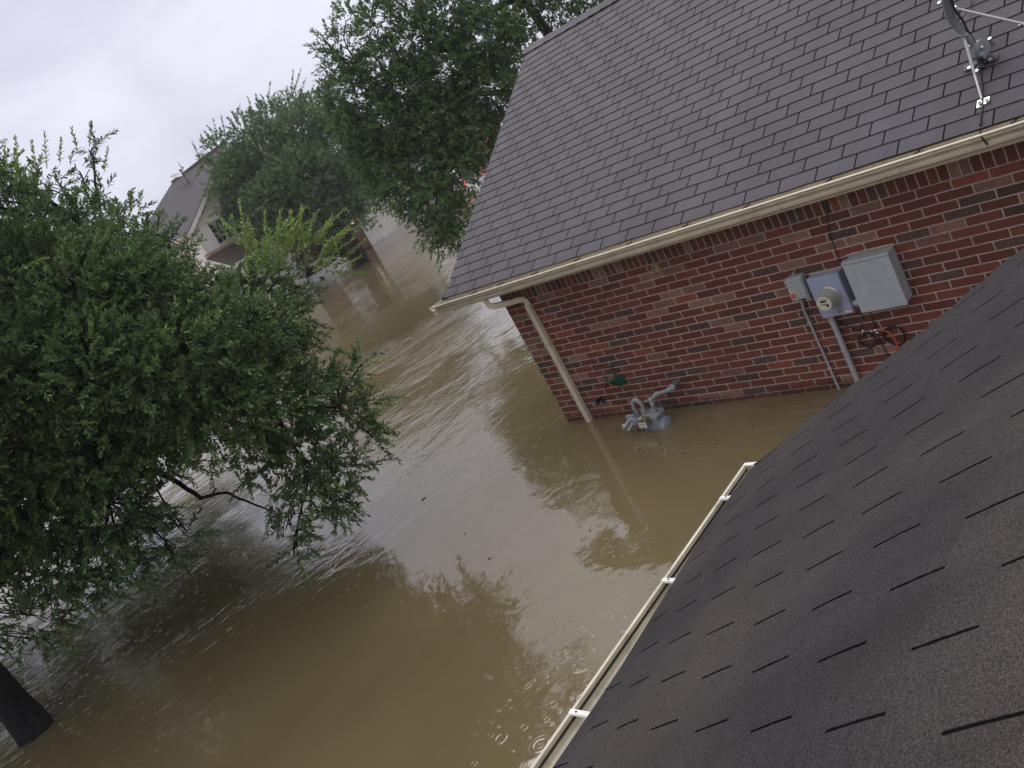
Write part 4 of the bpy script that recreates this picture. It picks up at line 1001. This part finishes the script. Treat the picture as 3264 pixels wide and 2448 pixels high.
make_car("coupe", "white low coupe flooded to its bumpers beside the tree trunk across the street", (car_p[0], car_p[1], -.50), R(20), False, False)
make_car("sport_utility_vehicle", "white car with lit red brake lights standing in the flood behind the right hand tree", (28.6, 31.7, -.45), R(-6), True, True)

# ------------------------------------------------------------------ trees
def set_attr(me, name, vals):
    a = me.attributes.new(name, 'FLOAT', 'POINT'); a.data.foreach_set('value', np.asarray(vals, np.float32))
def unit(a): return a / np.maximum(np.linalg.norm(a, axis=-1, keepdims=True), 1e-9)
def leaf_mesh(name, P, D, N, L, W, var, mat, parent):
    n = len(P); D = unit(D); N = unit(N - D * np.sum(N*D, 1, keepdims=True)); S = np.cross(D, N)
    L = L[:, None]; W = W[:, None]
    bend = -.10 * L
    v = np.empty((n, 6, 3))
    v[:,0] = P; v[:,1] = P + D*L + N*bend
    for k, (q, s) in enumerate(((.32, 1), (.72, 1), (.32, -1), (.72, -1))):
        wd = .5 if q < .5 else .46
        v[:,2+k] = P + D*(L*q) + S*(s*W*wd) + N*(W*.16 + bend*q*q)
    off = np.array(ORIGIN[parent.name])
    v = (v - off).reshape(-1, 3).astype(np.float32)
    idx = (np.arange(n)*6)[:, None]
    faces = np.stack([idx+np.array([[0,2,3,1]]), idx+np.array([[0,1,5,4]])], 1).reshape(-1)
    me = bpy.data.meshes.new(name); me.vertices.add(n*6); me.loops.add(n*8); me.polygons.add(n*2)
    me.vertices.foreach_set('co', v.ravel()); me.loops.foreach_set('vertex_index', faces.astype(np.int32))
    me.polygons.foreach_set('loop_start', np.arange(0, n*8, 4, dtype=np.int32)); me.polygons.foreach_set('loop_total', np.full(n*2, 4, np.int32))
    me.update(calc_edges=True); me.validate()
    set_attr(me, 'leafvar', np.repeat(var, 6)); me.materials.append(mat)
    o = bpy.data.objects.new(name, me); col.objects.link(o); o.parent = parent; return o
def twig_leaves(S, D, Ls, gap, leafL, leafW, droop=.25, spread=.75, jit=.35, end=True):
    """leaves set spirally along many twigs; returns arrays and twig polylines"""
    P, A, N, Lf, Wf, tw, V = [], [], [], [], [], [], []
    for s, d, l in zip(S, D, Ls):
        d = d/np.linalg.norm(d); n = max(3, int(l/gap)); a0 = rng.uniform(0, 6.28)
        ref = np.array([0,0,1.]) if abs(d[2]) < .9 else np.array([1.,0,0]); e1 = np.cross(d, ref); e1 /= np.linalg.norm(e1); e2 = np.cross(d, e1)
        t = (np.arange(n) + rng.uniform(0, .6, n)) / n
        t = .12 + .88*t
        pos = s + np.outer(t*l, d) + np.outer(-droop*l*t*t, [0,0,1.])
        ang = a0 + np.arange(n)*2.4 + rng.normal(0, .3, n)
        rad = np.outer(np.cos(ang), e1) + np.outer(np.sin(ang), e2)
        sp = spread * (1 - .55*t)[:, None]
        ax = d*(1-sp*.55) + rad*sp + rng.normal(0, jit*.4, (n,3)); 
        nn = np.array([0,0,1.])*.85 + rad*.2 + d*.15 + rng.normal(0, jit, (n,3))
        sc = rng.uniform(.72, 1.2, n) * (1 - .25*t**3)
        P.append(pos); A.append(ax); N.append(nn); Lf.append(leafL*sc); Wf.append(leafW*sc*rng.uniform(.85,1.15,n)); V.append(np.full(n, rng.normal(0, .19)) + .14*t)
        tw.append((s, s + d*l*.5 - np.array([0,0,droop*l*.2]), s + d*l - np.array([0,0,droop*l])))
    return np.concatenate(P), np.concatenate(A), np.concatenate(N), np.concatenate(Lf), np.concatenate(Wf), np.concatenate(V), tw
def clump_twigs(c, r, n, outdir, flat=.8, upb=.25, length=.3, shell=.45, rnd=.5):
    d = unit(rng.normal(0, 1, (n, 3))); rr = r * (shell + (1-shell)*rng.random(n)**.6)[:, None]
    off = d * rr * np.array([1,1,flat]); S = c + off
    D = d*.9 + outdir*.45 + np.array([0,0,upb]) + rng.normal(0, rnd, (n,3))
    return S, D, rng.uniform(.65, 1.35, n)*length
def limb(mb, a, b, r0, r1, sag=.15, n=7, wob=.12, sides=8):
    a, b = Vector(a), Vector(b); L = (b-a).length; pts = []; rad = []
    o1 = Vector((random.uniform(-1,1), random.uniform(-1,1), random.uniform(0,.8)))*L*wob
    for i in range(n+1):
        s = i/n; p = a.lerp(b, s) + o1*math.sin(s*math.pi) + Vector((0,0,1))*L*sag*math.sin(s*math.pi)*.6 + Vector((random.uniform(-1,1),random.uniform(-1,1),random.uniform(-1,1)))*L*.012
        pts.append(p); rad.append(r0 + (r1-r0)*s)
    mb.tube(pts, rad, sides); return pts
def twig_mesh(mb, tw, r, keep=1.0):
    for a, b, c in tw:
        if random.random() > keep: continue
        mb.tube([a, b, c], [r, r*.75, r*.35], 3, cap=False)
def tree(name, label, base, trunk_pts, trunk_r, clumps, fork, leafL, leafW, mat, gap, lai, twl, sprigs=(), flat=.85, upb=.25, group=None, twigr=.005, droop=.2, bark=None, shell=.45, limb_r=.09, varmid=.45, keep=1.0, extra_limbs=(), shoot=None):
    t = thing(name, label, "tree", base, group)
    bark = bark or M['bark']
    mb = MB(); pts = []; rad = []
    N_ = 14
    for i in range(N_+1):
        s = i/N_*(len(trunk_pts)-1); k = min(int(s), len(trunk_pts)-2); f_ = s-k
        p = Vector(trunk_pts[k]).lerp(Vector(trunk_pts[k+1]), f_); pts.append(p + Vector((random.uniform(-1,1), random.uniform(-1,1), 0))*trunk_r[k]*.07)
        rad.append((trunk_r[k]*(1-f_) + trunk_r[k+1]*f_)*random.uniform(.95,1.05))
    mb.tube(pts, rad, 18); tr = mb.build("trunk", bark, t, True)
    bm_ = MB(); Ss, Ds, Ls = [], [], []
    C3 = [(np.array(c), r) for c, r, k in clumps]
    cen = np.mean([c for c, r in C3], 0)
    area = leafL*leafW*.66
    for (c, r), (_, _, kf) in zip(C3, clumps):
        out = c - np.array(fork[0]); out = out/np.linalg.norm(out)
        n = max(4, int(kf*lai*math.pi*r*r/area/ (twl/gap)))
        s, d, l = clump_twigs(c, r, n, out, flat, upb, twl, shell)
        Ss.append(s); Ds.append(d); Ls.append(l)
        j = min(range(len(fork)), key=lambda q: np.linalg.norm(np.array(fork[q]) - c))
        L = np.linalg.norm(c - np.array(fork[j])); r0 = min(limb_r, .008 + L*.011)
        pts = limb(bm_, fork[j], c, r0, max(.006, r0*.25))
        for q in range(4):
            e = c + unit(rng.normal(0,1,3))*r*.75; limb(bm_, pts[-2-q % 3], e, r0*.30, .006, .05, 4, .1, 5)
    for a, b, r0, r1 in extra_limbs: limb(bm_, a, b, r0, r1, .05, 8, .06)
    P, A, N, Lf, Wf, V, tw = twig_leaves(np.concatenate(Ss), np.concatenate(Ds), np.concatenate(Ls), gap, leafL, leafW, droop)
    twig_mesh(bm_, tw, twigr, keep)
    bm_.build("branches", bark, t, True, fix=False)
    var = np.clip(varmid + V*1.0 + rng.normal(0, .10, len(P)), 0, .92)
    var[rng.random(len(P)) < .006] = 1.0
    leaf_mesh("crown", P, A, N, Lf, Wf, var, mat, t)
    for a, b in sprigs:
        a, b = np.array(a), np.array(b); L_ = np.linalg.norm(b-a)
        P, A, N, Lf, Wf, V, tw = twig_leaves([a], [b-a], [L_], gap*1.0, leafL*.80, leafW*.95, 0.0, .80, .3)
        n = 5; st = np.array([a + (b-a)*i/n for i in range(n)])
        P = np.concatenate([P, st]); A = np.concatenate([A, np.tile(b-a, (n,1))]); N = np.concatenate([N, rng.normal(0,1,(n,3))])
        Lf = np.concatenate([Lf, np.full(n, L_/n*1.15)]); Wf = np.concatenate([Wf, np.linspace(1,.5,n)*twigr*3])
        var = np.clip(.45 + np.concatenate([V, np.full(n,-.1)])*1.5 + rng.normal(0, .22, len(P)), 0, .95)
        tip = np.concatenate([np.arange(len(P)-n)/(len(P)-n), np.zeros(n)]) > .9
        var[tip & (rng.random(len(P)) < .6)] = 1.0
        leaf_mesh("young_shoot", P, A, N, Lf, Wf, var, shoot or M['leaf_shoot'], t)
    return t
def px_clumps(rows, tw): return [(at(x, y, d), max(r*d/FPX - .20*tw, .5*r*d/FPX), k) for x, y, r, d, k in rows]

# big oak in front, left
D0 = 10.5
rowsL = [
 # upper silhouette
 (20,590,95,10.8,.4),(70,690,120,10.3,.6),(150,600,75,10.7,.4),(190,740,130,10.1,.6),(255,545,55,10.9,.35),(300,480,34,11,.45),(328,610,50,11,.35),(290,720,95,10.5,.55),(400,690,62,10.9,.7),(480,770,75,10.6,.7),
 (370,830,130,9.9,1.1),(540,830,72,10.7,.8),(590,790,34,11,.6),(-60,640,150,10.6,.4),
 # middle
 (80,880,190,9.6,1.1),(270,960,190,9.3,1.1),(450,960,170,9.5,1.1),(590,950,90,10.2,1),(655,1010,70,10.2,1),(735,960,95,10.5,1),(830,900,80,10.6,1),(905,885,72,10.9,.9),(960,930,42,10.8,.7),
 (100,1170,210,9.0,1.1),(340,1190,200,8.9,1.1),(570,1170,190,9.1,1.1),(770,1080,165,9.7,1.1),(920,1010,90,10.5,1),(975,1110,55,10.6,.8),
 (690,1310,180,9.3,1.1),(880,1290,150,9.8,1.1),(1020,1270,95,10.3,1),(1110,1340,80,10.4,.9),(1170,1270,48,10.6,.8),(1190,1395,46,10.5,.8),(1090,1205,55,10.6,.8),(1150,1165,28,10.6,.7),(1215,1375,28,10.5,.7),
 # lower
 (90,1440,190,9.3,1.1),(320,1440,180,9.3,1.1),(530,1430,110,9.7,1),(810,1450,95,10,1),(955,1460,110,10,1),(1080,1490,80,10.2,.9),(990,1590,90,10.2,1.1),(1085,1590,60,10.4,1),(1150,1490,40,10.4,.7),(915,1690,58,10.3,1),(935,1775,45,10.3,1),(880,1590,50,10.2,.6),
 (140,1620,155,9.7,1.3),(340,1620,130,9.7,1.3),(460,1610,70,9.9,1),(460,1730,80,10,.9),(330,1770,100,10,1.1),(180,1800,115,9.9,1.2),(50,1760,125,9.7,1.2),(555,1770,55,10.1,.8),(600,1700,34,10.1,.4),(420,1830,52,10.1,.8),(250,1885,70,10.1,.9),(110,1965,85,10.1,1),(30,2085,46,9.9,.7),(150,2040,26,10.2,.4),(330,1890,42,10.1,.8),
 # fill behind
 (200,950,200,11.8,.8),(450,1050,200,11.8,.8),(680,1120,190,11.6,.8),(250,1250,220,11.6,.8),(500,1300,190,11.5,.7),(860,1120,120,11.5,.7),(60,1150,200,12,.6),
 # outside the frame on the left
 (-220,900,250,10.8,.5),(-260,1250,280,10.6,.5),(-280,1600,240,10.6,.5),(-420,1050,300,12,.4),(-500,1500,300,12,.4),(-120,1850,110,10.4,.6),(-150,500,150,12,.4)]
def AT(x, y, d=10.6): return tuple(at(x, y, d))
spr = []
for a, b, d in (((770,800),(740,690),10.0),((800,830),(762,640),10.1),((820,850),(775,745),10.2),((850,820),(845,665),10.3),((880,800),(895,668),10.3),((860,780),(975,662),10.2),((935,800),(928,672),10.4),((960,790),(1012,672),10.3),((950,830),(960,690),10.4),((960,800),(1052,718),10.4),((1000,850),(1100,745),10.4),((1030,880),(1125,800),10.5),((900,860),(905,740),10.3),((820,880),(880,770),10.2),((790,900),(785,780),10.1),((840,790),(905,720),10.2),((920,770),(935,700),10.3),((830,830),(800,720),10.2),((980,830),(990,730),10.4),((1010,820),(1085,770),10.4),((870,850),(930,760),10.2),((1040,850),(1130,830),10.5),((990,880),(1060,820),10.4),((800,800),(790,700),10.1),((850,860),(850,750),10.2),((900,820),(960,740),10.3),((1010,860),(1050,770),10.4),
                ((620,800),(648,745),10.6),((600,790),(590,740),10.6),((300,1000),(335,965),8.6),((520,1070),(532,1040),8.7),((130,980),(150,955),9),((800,1200),(842,1165),9),((240,1350),(300,1345),8.4),((20,560),(15,470),10.5),((60,600),(50,435),10.6),((150,540),(142,420),10.7),((285,470),(292,388),11),((255,500),(228,410),10.9),((190,530),(195,440),10.7),((120,560),(100,450),10.7),((330,560),(345,470),11),((1180,1370),(1262,1388),10.4),((1150,1165),(1245,1140),10.6),((1110,1215),(1190,1205),10.4),((1100,850),(1150,815),10.6),
                ((30,870),(150,820),8.8),((10,1660),(60,1600),9),((60,1700),(30,1610),9)):
    spr.append((AT(*a, d), AT(*b, d)))
base_sp = list(spr[:27])
for a, b in base_sp:
    o_ = rng.normal(0, .10, 3); spr.append((np.array(a)+o_, np.array(b)*.8+np.array(a)*.2+o_+rng.normal(0,.12,3)))
for a, b, d in (((1180,1250),(1245,1230),10.5),((1190,1400),(1258,1420),10.5),((1160,1450),(1205,1500),10.4),((1050,1180),(1120,1120),10.6),((1120,1200),(1185,1160),10.6),((1010,930),(1045,890),10.8),((1020,1080),(1060,1050),10.8)):
    spr.append((AT(*a, d), AT(*b, d)))
for a, b, d in (((1060,850),(1165,765),10.5),((1020,800),(1110,722),10.5),((1050,900),(1095,868),10.5),((1030,830),(1130,760),10.4),((1000,780),(1056,712),10.4)):
    spr.append((AT(*a, d), AT(*b, d)))
tb = on_plane(112, 2335, 2, 0.0)
tx, ty = float(tb[0]), float(tb[1])
forkL = [(tx, ty, 1.75), (tx+.15, ty-.25, 2.5), (tx+.6, ty-1.0, 3.0), AT(430,1350), AT(700,1220,10.4), AT(250,1000), AT(480,1500,10.3), AT(330,760,10.8), AT(820,1000,10.6), AT(880,1320,10), AT(1000,1500,10.2), AT(350,1600,9.8), AT(1080,1300,10.4)]
exl = [(AT(700,1220,10.4), AT(880,1320,10), .045, .03), (AT(880,1320,10), AT(1000,1500,10.2), .03, .015), (AT(880,1320,10), AT(1080,1300,10.4), .025, .012), (AT(430,1350), AT(350,1600,9.8), .05, .03), ((tx, ty, 1.7), forkL[1], .20, .15), (forkL[1], forkL[2], .15, .12), ((tx, ty, 1.5), AT(430,1350), .16, .09), (AT(430,1350), AT(700,1220,10.4), .09, .06), (forkL[2], AT(250,1000), .12, .07), (AT(250,1000), AT(330,760,10.8), .07, .035), ((tx, ty, 1.6), AT(480,1500,10.3), .09, .05), (AT(480,1500,10.3), AT(640,1588,10.2), .034, .024), (AT(640,1588,10.2), AT(720,1570,10.2), .022, .017), (AT(720,1570,10.2), AT(860,1625,10.2), .017, .010), (AT(675,1582,10.2), AT(690,1555,10.2), .014, .008), (AT(700,1220,10.4), AT(820,1000,10.6), .05, .03), ((tx, ty, 1.7), (tx-1.6, ty+.6, 3.2), .15, .07)]
def to_px(p):
    c = np.array([RIGHT, DOWN, FWD]) @ (np.array(p) - CAM); return 1632 + FPX*c[0]/c[2], 1224 + FPX*c[1]/c[2], c[2]
front = [(x, y, r) for x, y, r, d, k in rowsL]
back = []
while len(back) < 120:
    d = rng.normal(0, 1, 3); d /= np.linalg.norm(d); p = np.array([tx+.5, ty+.3, 4.3]) + d*rng.random()**.4*np.array([4.4, 4.4, 2.5]); r = rng.uniform(.5, .8)
    if p[2] < 1.9 or p[0] > -.2: continue
    x, y, dep = to_px(p); rp_ = (r+.15)*FPX/dep
    if dep < 8.2: continue
    ok = x < -rp_ or (any(math.hypot(x-a, y-b) + rp_*.55 < c for a, b, c in front) and y > 760)
    if ok: back.append((p, r, .75))
skirt = 0
while skirt < 70:
    p = np.array([rng.uniform(-6.5, -.3), rng.uniform(4.5, 10.0), rng.uniform(1.6, 3.4)]); r = rng.uniform(.45, .7)
    x, y, dep = to_px(p); rp_ = (r+.15)*FPX/dep
    if x < -rp_ or any(math.hypot(x-a, y-b) + rp_*.7 < c for a, b, c in front): back.append((p, r, .85)); skirt += 1
tree("oak_tree", "large oak with bright young shoots standing in the flood, nearest of the trees", (tx, ty, 0),
     [(tx, ty, -1.2), (tx, ty, 0), (tx+.0, ty, .5), (tx-.02, ty-.02, 1.2), (tx, ty, 1.85)], [.30, .225, .20, .19, .21], px_clumps(rowsL, .28) + back, forkL,
       .070, .027, M['leaf_near'], .0155, 6.2, .27, spr, limb_r=.035, twigr=.0042, bark=M['bark_dark'], extra_limbs=exl, droop=.16, varmid=.46)

# tree across the street with the dark trunk
rowsM = [(735,735,30,41.5,.5),(705,712,22,41.5,.5),(660,530,34,43,.4),(700,480,55,43,.5),(770,560,85,43,1),(790,420,60,43,.6),(850,500,110,43,1),(870,385,65,44,.7),(930,340,50,44,.6),(960,440,110,43,1),(970,570,120,42,1.1),(880,640,100,42,1.1),(785,650,70,43,1),(712,600,48,43,.7),(1000,360,60,44,.7),(1060,480,110,44,1),(1090,600,100,43,1.1),(1000,680,80,42,1.1),(1110,690,55,42,1),(1135,650,40,42,1),(900,715,60,42,1),(830,715,50,42,1),(700,665,26,42,.5),(1160,560,80,43,1),(1150,450,70,44,.9),(1080,380,60,45,.7),(1160,735,26,41,.6),(940,640,90,44,1),(1050,730,35,42,.8)]
mbx = on_plane(1158, 838, 2, 0.)
mx_, my_ = float(mbx[0]), float(mbx[1])
forkM = [tuple(at(1092,742,42.3)), tuple(at(1050,725,42.3)), tuple(at(1100,690,42.5)), tuple(at(960,600,43)), tuple(at(1060,560,43.5)), tuple(at(800,580,43))]
sprM = []
for a, b in (((640,510),(612,450)),((700,450),(660,400)),((720,440),(705,370)),((810,380),(790,310)),((850,350),(862,262)),((930,300),(935,222)),((935,300),(960,218)),((950,310),(975,250)),((600,570),(570,520)),((660,480),(640,430)),((770,410),(740,360)),((880,340),(905,285)),((985,330),(1000,270)),((610,590),(560,600)),((1030,340),(1040,290)),((690,440),(680,380)),((750,400),(765,330)),((830,370),(815,300))):
    sprM.append((tuple(at(*a, 43)), tuple(at(*b, 43))))
tree("oak_tree", "tall dark trunked oak across the flooded street, between the cream house and its garage door", (mx_, my_, 0),
     [(mx_, my_, -1.2), (mx_, my_, 0), tuple(at(1120,780,42)), tuple(at(1092,742,42.3))], [.42, .33, .29, .33], px_clumps(rowsM, .5), forkM,
     .17, .08, M['leaf_mid'], .05, 7.5, .5, sprM, limb_r=.09, twigr=.010, bark=M['bark_dark'], keep=.35, droop=.15, varmid=.42, shoot=M['leaf_mid'],
     extra_limbs=[(tuple(at(1095,745,42.3)), tuple(at(1050,725,42.3)), .30, .22), (tuple(at(1095,745,42.3)), tuple(at(1100,690,42.5)), .28, .16), (tuple(at(1050,725,42.3)), tuple(at(960,600,43)), .2, .1), (tuple(at(1100,690,42.5)), tuple(at(1060,560,43.5)), .16, .1), (tuple(at(960,600,43)), tuple(at(800,580,43)), .1, .06)])

# big tree behind the brick house
rowsR = [(1055,140,45,21,.5),(1020,115,22,21,.4),(1020,160,22,21,.4),(1105,70,48,21,.5),(1085,215,60,21,.8),(1120,300,90,21,1),(1050,300,40,21,.6),(1200,70,75,21,.7),(1225,210,95,21,.9),(1325,130,95,21,.85),(1300,290,110,21,1),(1415,70,105,21,.9),(1440,230,120,21,1.05),(1545,130,120,21,.95),(1600,30,100,21.5,.8),(1700,40,75,22,.6),(1790,-20,90,22,.6),(1880,-50,80,22,.6),(1560,270,120,21,1.1),(1400,390,130,21,1.1),(1250,400,110,21,1.1),(1130,400,75,21,1),(1490,430,120,21,1.1),(1350,520,95,21,.9),(1220,510,80,21,1.05),(1440,550,90,20.6,.75),(1290,610,65,20.6,1),(1390,640,80,20.4,.9),(1465,670,65,20.3,.95),(1385,730,50,20.2,1),(1408,792,26,20.2,.8),(1445,740,50,20.2,.9),(1255,630,42,20.6,.9),(1325,680,30,20.6,.7),(1165,480,60,21,1),(1640,180,95,22,.9),(1200,620,40,20.8,.7),
 (1300,-90,150,21.5,.5),(1500,-110,150,22,.5),(1120,-60,70,21.5,.5),(1750,-150,160,23,.4),(1900,150,180,24,.4),(1800,350,200,24,.4)]
rfk = (11.4, 6.8, 3.0)
sprR = [(tuple(at(*a, 21)), tuple(at(*b, 21))) for a, b in (((1050,140),(1000,110)),((1050,160),(990,155)),((1060,190),(1005,210)),((1100,60),(1060,10)),((1120,50),(1100,-20)),((1080,110),(1030,80)),((1060,270),(1010,280)),((1380,770),(1375,825)),((1400,790),(1395,835)),((1430,760),(1460,800)),((1330,700),(1300,730)),((1250,640),(1235,680)),((1200,610),(1190,660)),((1050,240),(1000,240)))]
forkR = [rfk, tuple(at(1760,130,22.5)), tuple(at(1690,300,22)), tuple(at(1640,0,22)), tuple(at(1500,300,21.5)), tuple(at(1400,150,21.5)), tuple(at(1250,320,21.2)), tuple(at(1420,560,20.8)), tuple(at(1850,60,23))]
tree("oak_tree", "big tree rising behind the brick house roof, low branches hanging over the flood", (11.4, 6.8, 0),
     [(11.4, 6.8, -1.2), (11.4, 6.8, 0), (11.4, 6.8, 1.4), rfk], [.42, .34, .30, .30], px_clumps(rowsR, .36), forkR,
     .10, .042, M['leaf_right'], .030, 7.5, .36, sprR, limb_r=.06, twigr=.006, bark=M['bark_dark'], keep=.5, droop=.28, upb=.1, varmid=.42, shoot=M['leaf_right'],
     extra_limbs=[(rfk, tuple(at(1690,300,22)), .2, .13), (rfk, tuple(at(1760,130,22.5)), .22, .14), (tuple(at(1760,130,22.5)), tuple(at(1640,-30,22)), .13, .10), (rfk, tuple(at(1850,60,23)), .16, .10), (tuple(at(1690,300,22)), tuple(at(1500,300,21.5)), .10, .05), (tuple(at(1640,0,22)), tuple(at(1400,150,21.5)), .09, .05), (tuple(at(1500,300,21.5)), tuple(at(1250,320,21.2)), .055, .03), (tuple(at(1690,300,22)), tuple(at(1420,560,20.8)), .09, .05)])

# ------------------------------------------------------------------ bits of debris floating on the water
for k, (x, y, s) in enumerate(((2038,1432,.035),(2182,1445,.02),(1790,1582,.03),(2285,1403,.02),(1480,1700,.03),(1350,1590,.06),(1560,1780,.03),(1880,1690,.02),(770,2070,.03),(2400,1358,.02))):
    q = on_plane(x, y, 2, .004); a = random.uniform(0, 3.1)
    mb = MB(); s *= .6; d1, d2 = Vector((math.cos(a), math.sin(a), 0))*s, Vector((-math.sin(a), math.cos(a), 0))*s*.35; c = Vector(q); zz = Vector((0,0,.006))
    ring_ = [c+d1, c+d1*.3+d2, c-d1*.6+d2*.7, c-d1, c-d1*.5-d2*.8, c+d1*.4-d2]
    mb.face([p+zz for p in ring_]); 
    for i in range(6): mb.face([ring_[i], ring_[(i+1)%6], ring_[(i+1)%6]+zz, ring_[i]+zz])
    tag(mb.build("floating_leaf", M['rust']), "small dark bit of leaf litter floating on the brown water", "leaf", "leaf bits floating on the flood")

# a second tree in the same row, behind the big oak
bt = np.array([.6, 22.5, 0.])
rowsB = [((bt[0]+dx, bt[1]+dy, z), r, .7) for dx, dy, z, r in ((0,0,6.2,1.6),(-1.8,.4,5.0,1.4),(1.8,-.3,4.6,1.4),(.3,-1.2,4.4,1.4),(-.8,1.2,6.8,1.2),(1.2,.8,5.6,1.2),(-2.4,-.6,3.9,1.0),(2.3,.3,3.4,1.0),(-.6,.2,7.6,1.0),(-1.0,-1.0,3.6,1.1),(1.1,-1.2,3.5,1.1),(-3.4,.4,4.2,1.5),(-3.8,-.2,5.8,1.5),(-2.6,.8,6.9,1.3),(-4.9,.3,4.6,1.4),(-5.2,.6,6.2,1.2),(-1.8,.2,8.2,1.1),(3.2,-.4,3.2,1.2),(3.9,0,3.0,1.0))]
tree("oak_tree", "dark oak glimpsed through the gaps behind the largest tree", tuple(bt), [(bt[0], bt[1], -1.2), (bt[0], bt[1], 0), (bt[0]+.1, bt[1], 1.5), (bt[0], bt[1], 2.6)], [.4,.3,.26,.24],
     [(np.array(c), r, k) for c, r, k in rowsB], [(bt[0], bt[1], 2.6), (bt[0], bt[1], 4.5)], .20, .09, M['leaf_mid'], .07, 4.5, .5, limb_r=.1, twigr=.012, bark=M['bark_dark'], keep=.3)

# ------------------------------------------------------------------ rainy air
mb = MB(); mb.box((-60, -40, -2.5), (90, 90, 14))
hm = bpy.data.materials.new("rainy_air"); hm.use_nodes = True; hm.node_tree.nodes.clear()
ho = hm.node_tree.nodes.new('ShaderNodeOutputMaterial'); hv = hm.node_tree.nodes.new('ShaderNodeVolumePrincipled')
hv.inputs['Density'].default_value = .0008; hv.inputs['Color'].default_value = (.90, .92, .96, 1); hv.inputs['Anisotropy'].default_value = .2
hm.node_tree.links.new(hv.outputs[0], ho.inputs['Volume'])
hz = mb.build("haze", hm, None); hz['kind'] = 'stuff'
